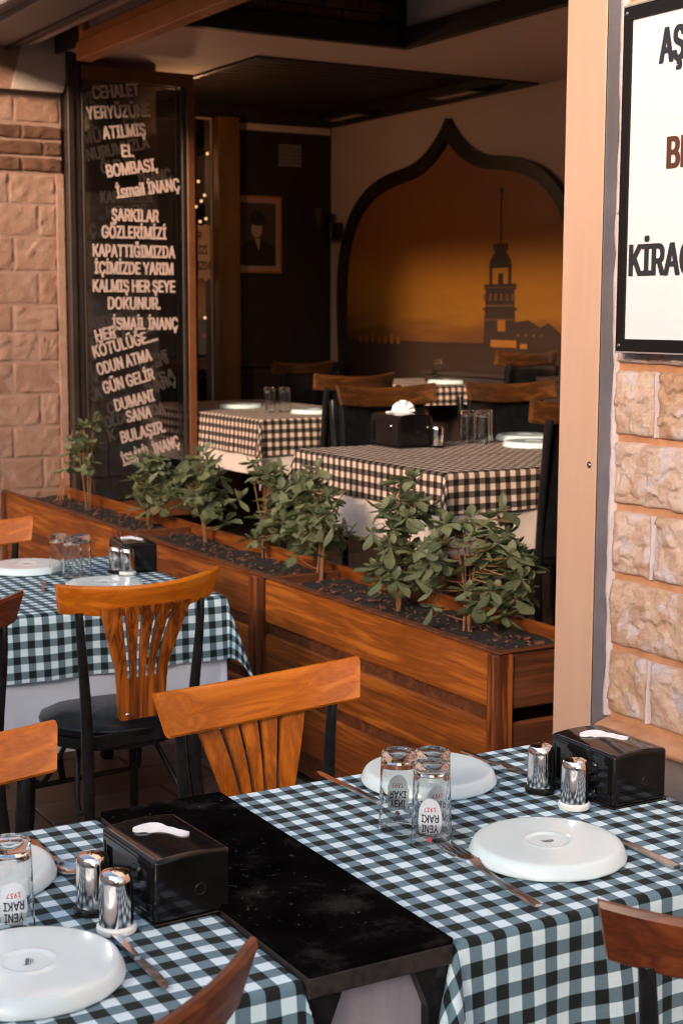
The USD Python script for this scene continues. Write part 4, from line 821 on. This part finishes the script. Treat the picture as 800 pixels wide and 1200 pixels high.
copy(S1, 'right chrome shaker on the rear left table', (1.935, 4.79, ZS+.003)); copy(S2, 'left chrome shaker on the rear left table', (1.915, 4.845, ZS+.003))

def make_box(name, label, loc, rot, face=BLACKPLASTIC):
    w, d, h = .062, .093, .100     # half width (x), half depth (y), height
    b = thing(name, label, 'napkin box', loc, rot)
    r = .0065; sp = m3.Manifold.sphere(r, 20)
    pts = [sp.translate((x, y, z)) for x, y, z in [(sx*(w-r), sy*(d-r), z) for sx in (-1, 1) for sy in (-1, 1) for z in (r+.004, h-r)]]
    pts += [sp.translate((f_*(w-r), sy*(d-r), h+.004*(1-f_*f_)-r)) for f_ in (-.85, -.65, -.45, -.2, 0, .2, .45, .65, .85) for sy in (-1, 1)]
    body = m3.Manifold.batch_hull(pts)
    slot = m3.CrossSection([np.array(spline([(-.026, .028), (-.004, .030), (.012, .018), (.018, -.004), (.030, -.026), (.034, -.042), (.020, -.046), (.010, -.030), (.0, -.012), (-.018, -.004), (-.034, .010), (-.034, .022), (-.026, .028)], 48)[:-1])[::-1]])
    if slot.area() < 0 or slot.is_empty(): slot = m3.CrossSection([np.array(spline([(-.026, .028), (-.004, .030), (.012, .018), (.018, -.004), (.030, -.026), (.034, -.042), (.020, -.046), (.010, -.030), (.0, -.012), (-.018, -.004), (-.034, .010), (-.034, .022), (-.026, .028)], 48)[:-1])])
    slot = slot.translate((0, .022))
    cut = slot.extrude(.02).translate((0, 0, h-.004))
    body = body - cut - m3.Manifold.cube((.006, 2*d-.036, h-.040)).translate((-w-.001, -d+.018, .018))
    part(b, 'case', tm(body), BLACKPLASTIC, 28)
    part(b, 'front_panel', bx(-w+.0052, -w+.0062, -d+.0185, d-.0185, .0185, h-.0225), face)
    fr = sbox(-d+.008, .008, d-.008, h-.010).difference(sbox(-d+.013, .013, d-.013, h-.016))
    part(b, 'front_rim', basis(extr(fr, .0016), (0, -1, 0), (0, 0, 1), (-1, 0, 0), (-w, 0, 0)), BLACKPLASTIC)
    part(b, 'ridge', tube([(-w+.006, -d+.014, h-.003), (-w+.006, d-.014, h-.003)], .0032, 8), RIM_HIGHLIGHT, True)
    part(b, 'ridge', tube([(w-.006, -d+.014, h-.003), (w-.006, d-.014, h-.003)], .0030, 8), RIM_HIGHLIGHT if face is BLACKPLASTIC else BLACKPLASTIC, True)
    part(b, 'knob', T(lathe([(0, .004), (.012, .004), (.016, .0), (.014, -.001)], 24), (-w+.0048, -.022, .062), ry=-90), BLACKPLASTIC, 30)
    part(b, 'stud', T(lathe([(0, .0012), (.0065, .001), (.0085, .0018), (.0095, 0)], 24), (.012, -d, .045), rx=90), BLACKPLASTIC, 30)
    nap = tm(slot.offset(-.0015).extrude(.004)).subdivide_to_size(.006); v = nap.vertices.copy(); v[:, 2] += h+.0006+.004*meshkit.noise(v*90, 3); nap.vertices = v
    part(b, 'paper_napkin', nap, NAPKIN, True)
    part(b, 'base_flange', cbx(-w-.001, w+.001, -d-.001, d+.001, .0, .005, .001), BLACKPLASTIC)
    return b
B1 = make_box('napkin_box', 'glossy black napkin box by the stone wall on the right table', (1.818, 2.140, ZS-.002), 0)
copy(B1, 'glossy black napkin box on the left front table', (.886, 2.062, ZS-.002), 3)
copy(B1, 'black napkin box on the rear left table before the planter', (2.0, 4.90, ZS+.001), -8)

def bar(pts, wid, thick):
    """A flat bar along pts (local y, z) with given widths: cutlery stock."""
    v, f = [], []
    for (yy, zz), w, t in zip(pts, wid, thick): v += [(-w/2, yy, zz), (-w/2*.8, yy, zz+t), (w/2*.8, yy, zz+t), (w/2, yy, zz)]
    for i in range(len(pts)-1):
        for j in range(4): k = (j+1) % 4; f.append((i*4+j, i*4+k, (i+1)*4+k, (i+1)*4+j))
    n = len(pts)-1; f += [(0, 3, 2, 1), (n*4, n*4+1, n*4+2, n*4+3)]
    f = np.array(f); t = trimesh.Trimesh(v, np.vstack([f[:, [0, 1, 2]], f[:, [0, 2, 3]]]), process=False); t.fix_normals(); return t
def make_fork(label, loc, rot):
    f = thing('fork', label, 'fork', loc, rot); n = 16
    ys = np.linspace(-.10, .035, n); part(f, 'handle', bar([(a, .0015+.006*max(0, (a+.02)/.055)**2 if a > -.02 else .0015) for a in ys], np.interp(ys, [-.10, -.09, -.02, .02, .035], [.010, .0125, .0075, .007, .020]), [.003]*n), STEEL, 40)
    ys = np.linspace(.034, .058, 6); part(f, 'root', bar([(a, .0075-.10*(a-.034)) for a in ys], np.interp(ys, [.034, .045, .058], [.018, .0235, .0235]), [.0022]*6), STEEL, 40)
    for k in (-1.5, -.5, .5, 1.5):
        ys = np.linspace(.057, .102, 7); m = bar([(a, .0052-.05*(a-.057)+1.7*(a-.057)**2) for a in ys], np.linspace(.0032, .0018, 7), np.linspace(.0022, .0014, 7)); part(f, 'tine', T(m, (k*.0066, 0, 0)), STEEL, 40)
    return f
def make_knife(label, loc, rot):
    f = thing('knife', label, 'knife', loc, rot)
    ys = np.linspace(-.11, .0, 8); part(f, 'handle', bar([(a, .001) for a in ys], np.interp(ys, [-.11, -.10, 0], [.012, .0145, .0105]), [.0055]*8), STEEL, 40)
    pl_ = Polygon([(-.004, .0), (-.007, .012), (-.0085, .05), (-.0075, .085), (-.002, .106), (.004, .110), (.0065, .10), (.0065, .0)])
    part(f, 'blade', T(trimesh.creation.extrude_polygon(pl_, .0014, engine='earcut'), (0, 0, .0025)), STEEL)
    return f
def aim(p, q):      # from handle end p to tip q
    return ((p[0]+q[0])/2, (p[1]+q[1])/2, ZS), math.degrees(math.atan2(q[1]-p[1], q[0]-p[0]))-90
l, r = aim((1.351, 1.735), (1.378, 2.044)); l = (1.369, 1.890, ZS); F1 = make_fork('fork left of the front plate on the right table', l, r+1)
UsdGeom.Xformable(stage.GetPrimAtPath(F1)).AddScaleOp().Set(Gf.Vec3f(1.42, 1.42, 1.3))
l, r = aim((1.645, 1.77), (1.65, 2.03)); K1 = make_knife('knife right of the front plate on the right table', (1.652, 1.895, ZS), r)
UsdGeom.Xformable(stage.GetPrimAtPath(K1)).AddScaleOp().Set(Gf.Vec3f(1.18, 1.18, 1.15))
copy(F1, 'fork beyond the far plate of the right table, handle towards the planter', (1.731, 2.385, ZS), 183)
copy(K1, 'knife left of the far plate on the right table', (1.402, 2.395, ZS), 2)
copy(K1, 'knife beside the big plate on the left table', (.762, 1.872, ZS), 176+3)
def make_spoon(label, loc, rot):
    f = thing('spoon', label, 'spoon', loc, rot); n = 16
    ys = np.linspace(-.10, .045, n); part(f, 'handle', bar([(a, .0015+.008*max(0, (a+.01)/.055)**2 if a > -.01 else .0015) for a in ys], np.interp(ys, [-.10, -.09, 0, .03, .045], [.009, .0125, .007, .0065, .010]), [.003]*n), STEEL, 40)
    bowl = lathe([(0, .0), (.5, .05), (.8, .16), (1.0, .36), (.98, .40), (.76, .21), (.47, .09), (0, .045)], 28); bowl.apply_scale([.019, .030, .020]); part(f, 'bowl', T(bowl, (0, .068, .0005)), STEEL, True)
    return f
make_spoon('spoon on the left table with its handle at the far edge', (.792, 2.305, ZS), 181)
copy(F1, 'fork on the rear left table between the two plates', (1.60, 4.69, ZS+.003), -20)

# ---------------------------------------------------------------- the sign on the stone wall
sg = thing('wall_sign', 'large white sign board with black capitals in a black frame', 'sign')
SY0, SY1, SZ0, SZ1, SX = 1.75, 2.943, 1.549, 2.372, 2.49
part(sg, 'face', bx(SX+.006, SX+.03, SY0+.02, SY1-.02, SZ0+.02, SZ1-.02), SIGNWHITE)
fr = sbox(SY0, SZ0, SY1, SZ1).difference(sbox(SY0+.028, SZ0+.030, SY1-.028, SZ1-.030))
part(sg, 'frame', basis(extr(fr, .045), (0, 1, 0), (0, 0, 1), (1, 0, 0), (SX, 0, 0)), SIGNBLACK)
part(sg, 'backing', bx(SX+.032, 2.535, SY0+.01, SY1-.01, SZ0+.01, SZ1-.01), SIGNBLACK)
part(sg, 'edge_trim', bx(SX-.0015, SX+.04, SY0, SY1, SZ0-.004, SZ0-.0005), AWNING)
part(sg, 'edge_trim', bx(SX-.0015, SX+.04, SY0, SY1, SZ1+.0005, SZ1+.004), AWNING)
for zz in (SZ0+.014, SZ1-.014):
    for yy in (SY1-.012, SY0+.012): part(sg, 'screw', T(lathe([(0, .002), (.004, .0015), (.005, 0)], 12), (SX, yy, zz), ry=-90), STEEL)
def sign_line(txt, yl, zb, h, w, mat):
    m = words(txt, h, w, .0015, heavy=.035); b = m.bounds; m.apply_translation([-b[0, 0], h/2, 0])
    part(sg, 'lettering', basis(m, (0, -1, 0), (0, 0, 1), (-1, 0, 0), (SX+.006, yl, zb)), mat)
sign_line('AŞ', 2.819, 2.228, .076, .083, INK)
sign_line('BE', 2.783, 1.982, .070, .085, SIGNBROWN)
sign_line('KİRAC', 2.907, 1.734, .072, .228, INK)

# ================================================================ INTERIOR FURNITURE
IZ = 1.085
def make_inchair(label, loc, rot):
    c = thing('padded_chair', label, 'chair', loc, rot)
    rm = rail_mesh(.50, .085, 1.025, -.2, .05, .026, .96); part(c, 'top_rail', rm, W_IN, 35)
    bk = rbox(-.215, .215, -.255, -.215, .44, .940, .018, 12); bk = bk.subdivide_to_size(.08); v = bk.vertices.copy(); v[:, 1] += -.05*(1-(v[:, 0]/.25)**2)+.05-.10*(v[:, 2]-.5)*.8; bk.vertices = v
    part(c, 'padded_back', bk, VINYL, 40); part(c, 'seat', rbox(-.215, .215, -.215, .215, .41, .475, .02), VINYL, 40)
    for s in (-1, 1):
        part(c, 'rear_leg', tube(spline([(s*.228, -.275, .955), (s*.22, -.225, .6), (s*.205, -.2, .3), (s*.215, -.25, 0)], 10), .015, 8), BLACKMETAL, True)
        part(c, 'front_leg', tube([(s*.19, .19, .42), (s*.195, .2, 0)], .015, 8), BLACKMETAL, True)
    return c
D1 = make_inchair('black padded indoor chair half hidden behind the tall post', (3.57, 4.57, ZF), 0)
copy(D1, 'left of the two padded chairs at the far side of the near indoor table', (3.50, 5.45, ZF), 180)
copy(D1, 'right of the two padded chairs at the far side of the near indoor table', (4.19, 5.48, ZF), 180)
copy(D1, 'dim indoor chair at the table next to the lettered glass', (4.02, 7.02, ZF), 4)
copy(D1, 'dark indoor chair at the end of the dining room before the portrait', (4.2, 9.35, ZF), 180)
copy(D1, 'dim indoor chair before the mural, left of the raised table', (4.75, 8.95, ZF), 10)
copy(D1, 'dim indoor chair before the mural at the right of the raised table', (5.25, 7.2, ZF+.1), 10)
def in_table(label, l1, l2, x0, x1, y0, y1, seed, z=IZ, zf=ZF, drop=.2, under=.30):
    dining_table(label, x0, x1, y0, y1, z-.006, zf, W_IN)
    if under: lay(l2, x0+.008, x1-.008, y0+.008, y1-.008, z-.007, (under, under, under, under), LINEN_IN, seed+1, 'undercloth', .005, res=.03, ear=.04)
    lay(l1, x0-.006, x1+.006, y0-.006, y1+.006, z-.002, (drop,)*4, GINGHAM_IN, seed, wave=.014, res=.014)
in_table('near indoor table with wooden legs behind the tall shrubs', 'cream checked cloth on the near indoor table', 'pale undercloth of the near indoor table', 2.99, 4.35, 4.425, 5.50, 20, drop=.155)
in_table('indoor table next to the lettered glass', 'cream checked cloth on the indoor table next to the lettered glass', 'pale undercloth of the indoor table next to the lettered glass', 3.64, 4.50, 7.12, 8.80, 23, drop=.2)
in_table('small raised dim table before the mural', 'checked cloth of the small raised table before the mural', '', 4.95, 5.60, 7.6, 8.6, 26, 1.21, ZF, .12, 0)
pf = thing('side_cabinet', 'low dark cabinet along the mural wall', 'cabinet', (0, 0, ZF))
part(pf, 'carcass', cbx(5.30, 5.68, 6.0, 8.1, 0, .95, .006), CEILDARK); part(pf, 'cabinet_top', cbx(5.28, 5.69, 5.98, 8.12, .951, .975, .004), CEILDARK)
pf2 = thing('side_cabinet', 'low dark cabinet below the framed portrait', 'cabinet', (0, 0, ZF))
part(pf2, 'carcass', cbx(4.86, 5.6, 9.62, 9.98, 0, .95, .006), CEILDARK); part(pf2, 'cabinet_top', cbx(4.84, 5.62, 9.60, 9.99, .951, .975, .004), CEILDARK)
FACE = plain('reflection_face_plate', (.80, .78, .80), .3, 0.0)  # white reflection on the box front, painted into the plate colour
UsdGeom.Xformable(stage.GetPrimAtPath(make_box('napkin_box', 'napkin box with a shiny front plate on the near indoor table', (3.425, 5.41, IZ), 0, FACE))).AddScaleOp().Set(Gf.Vec3f(1.3, 1.25, 1.35))
copy(S2, 'chrome shaker beside the indoor napkin box', (3.515, 5.27, IZ))
def napkin_fan():
    v, f = [(0, 0, 0)], []
    for i in range(13):
        a = PI*i/12; v.append((.05*math.cos(a), .012*math.sin(i*2.1), .048*math.sin(a)))
    for i in range(1, 13): f.append((0, i, i+1))
    return trimesh.Trimesh(np.vstack([np.array(v), np.array(v)+[0, .002, 0]]), f+[(a+14, c+14, b+14) for a, b, c in f], process=False)
nf = thing('napkin_fan', 'fan of folded paper napkins standing behind the shiny napkin box', 'napkins', (3.46, 5.45, IZ+.142), -30); part(nf, 'paper_sheet', napkin_fan(), NAPKIN)
copy(G5, 'left glass on the near indoor table', (3.765, 5.41, IZ)); copy(G5, 'middle glass on the near indoor table', (3.80, 5.35, IZ)); copy(G5, 'right glass on the near indoor table', (3.85, 5.40, IZ))
copy(G5, 'left glass on the indoor table next to the lettered glass', (3.945, 7.62, IZ)); copy(G5, 'right glass on the indoor table next to the lettered glass', (4.02, 7.58, IZ))
copy(G5, 'glass on the small raised table before the mural', (5.30, 7.95, 1.212)); 
copy(P1, 'plate on the near indoor table to the right of the glasses', (3.90, 5.12, IZ), 0); copy(P1, 'plate on the near indoor table behind the glasses', (4.08, 5.42, IZ), 0)
copy(P1, 'plate left of the glasses on the indoor table next to the lettered glass', (3.98, 8.05, IZ), 0); copy(P1, 'plate right of the glasses on the indoor table next to the lettered glass', (4.12, 7.42, IZ), 0)
copy(P1, 'plate on the small raised table before the mural', (5.28, 7.8, 1.212), 0)

# repeats of one kind carry one group
GROUPS = {'bistro_chair': 'wooden bistro chairs at the terrace tables', 'padded_chair': 'padded chairs in the dining room', 'plate': 'upturned white plates on the tables', 'tumbler_glass': 'printed glasses on the front tables',
          'clear_glass': 'clear glasses on the other tables', 'shaker': 'chrome shakers on the tables', 'napkin_box': 'napkin boxes on the tables', 'fork': 'forks on the tables', 'knife': 'knives on the front tables',
          'potted_shrub': 'shrubs growing in the planter', 'dining_table': 'dining tables under cloths', 'tablecloth': 'checked tablecloths', 'undercloth': 'plain cloths under the checked ones', 'ceiling_spotlight': 'recessed lights of the dining room ceiling',
          'ceiling_vent': 'vent slots in the dining room ceiling', 'glass_panel': 'folded lettered glass leaves', 'side_cabinet': 'low cabinets along the dining room walls'}
import re
for prim in stage.GetPrimAtPath('/World').GetChildren():
    g = GROUPS.get(re.sub(r'_\d{3}$', '', prim.GetName()))
    if g: prim.SetCustomDataByKey('group', g)
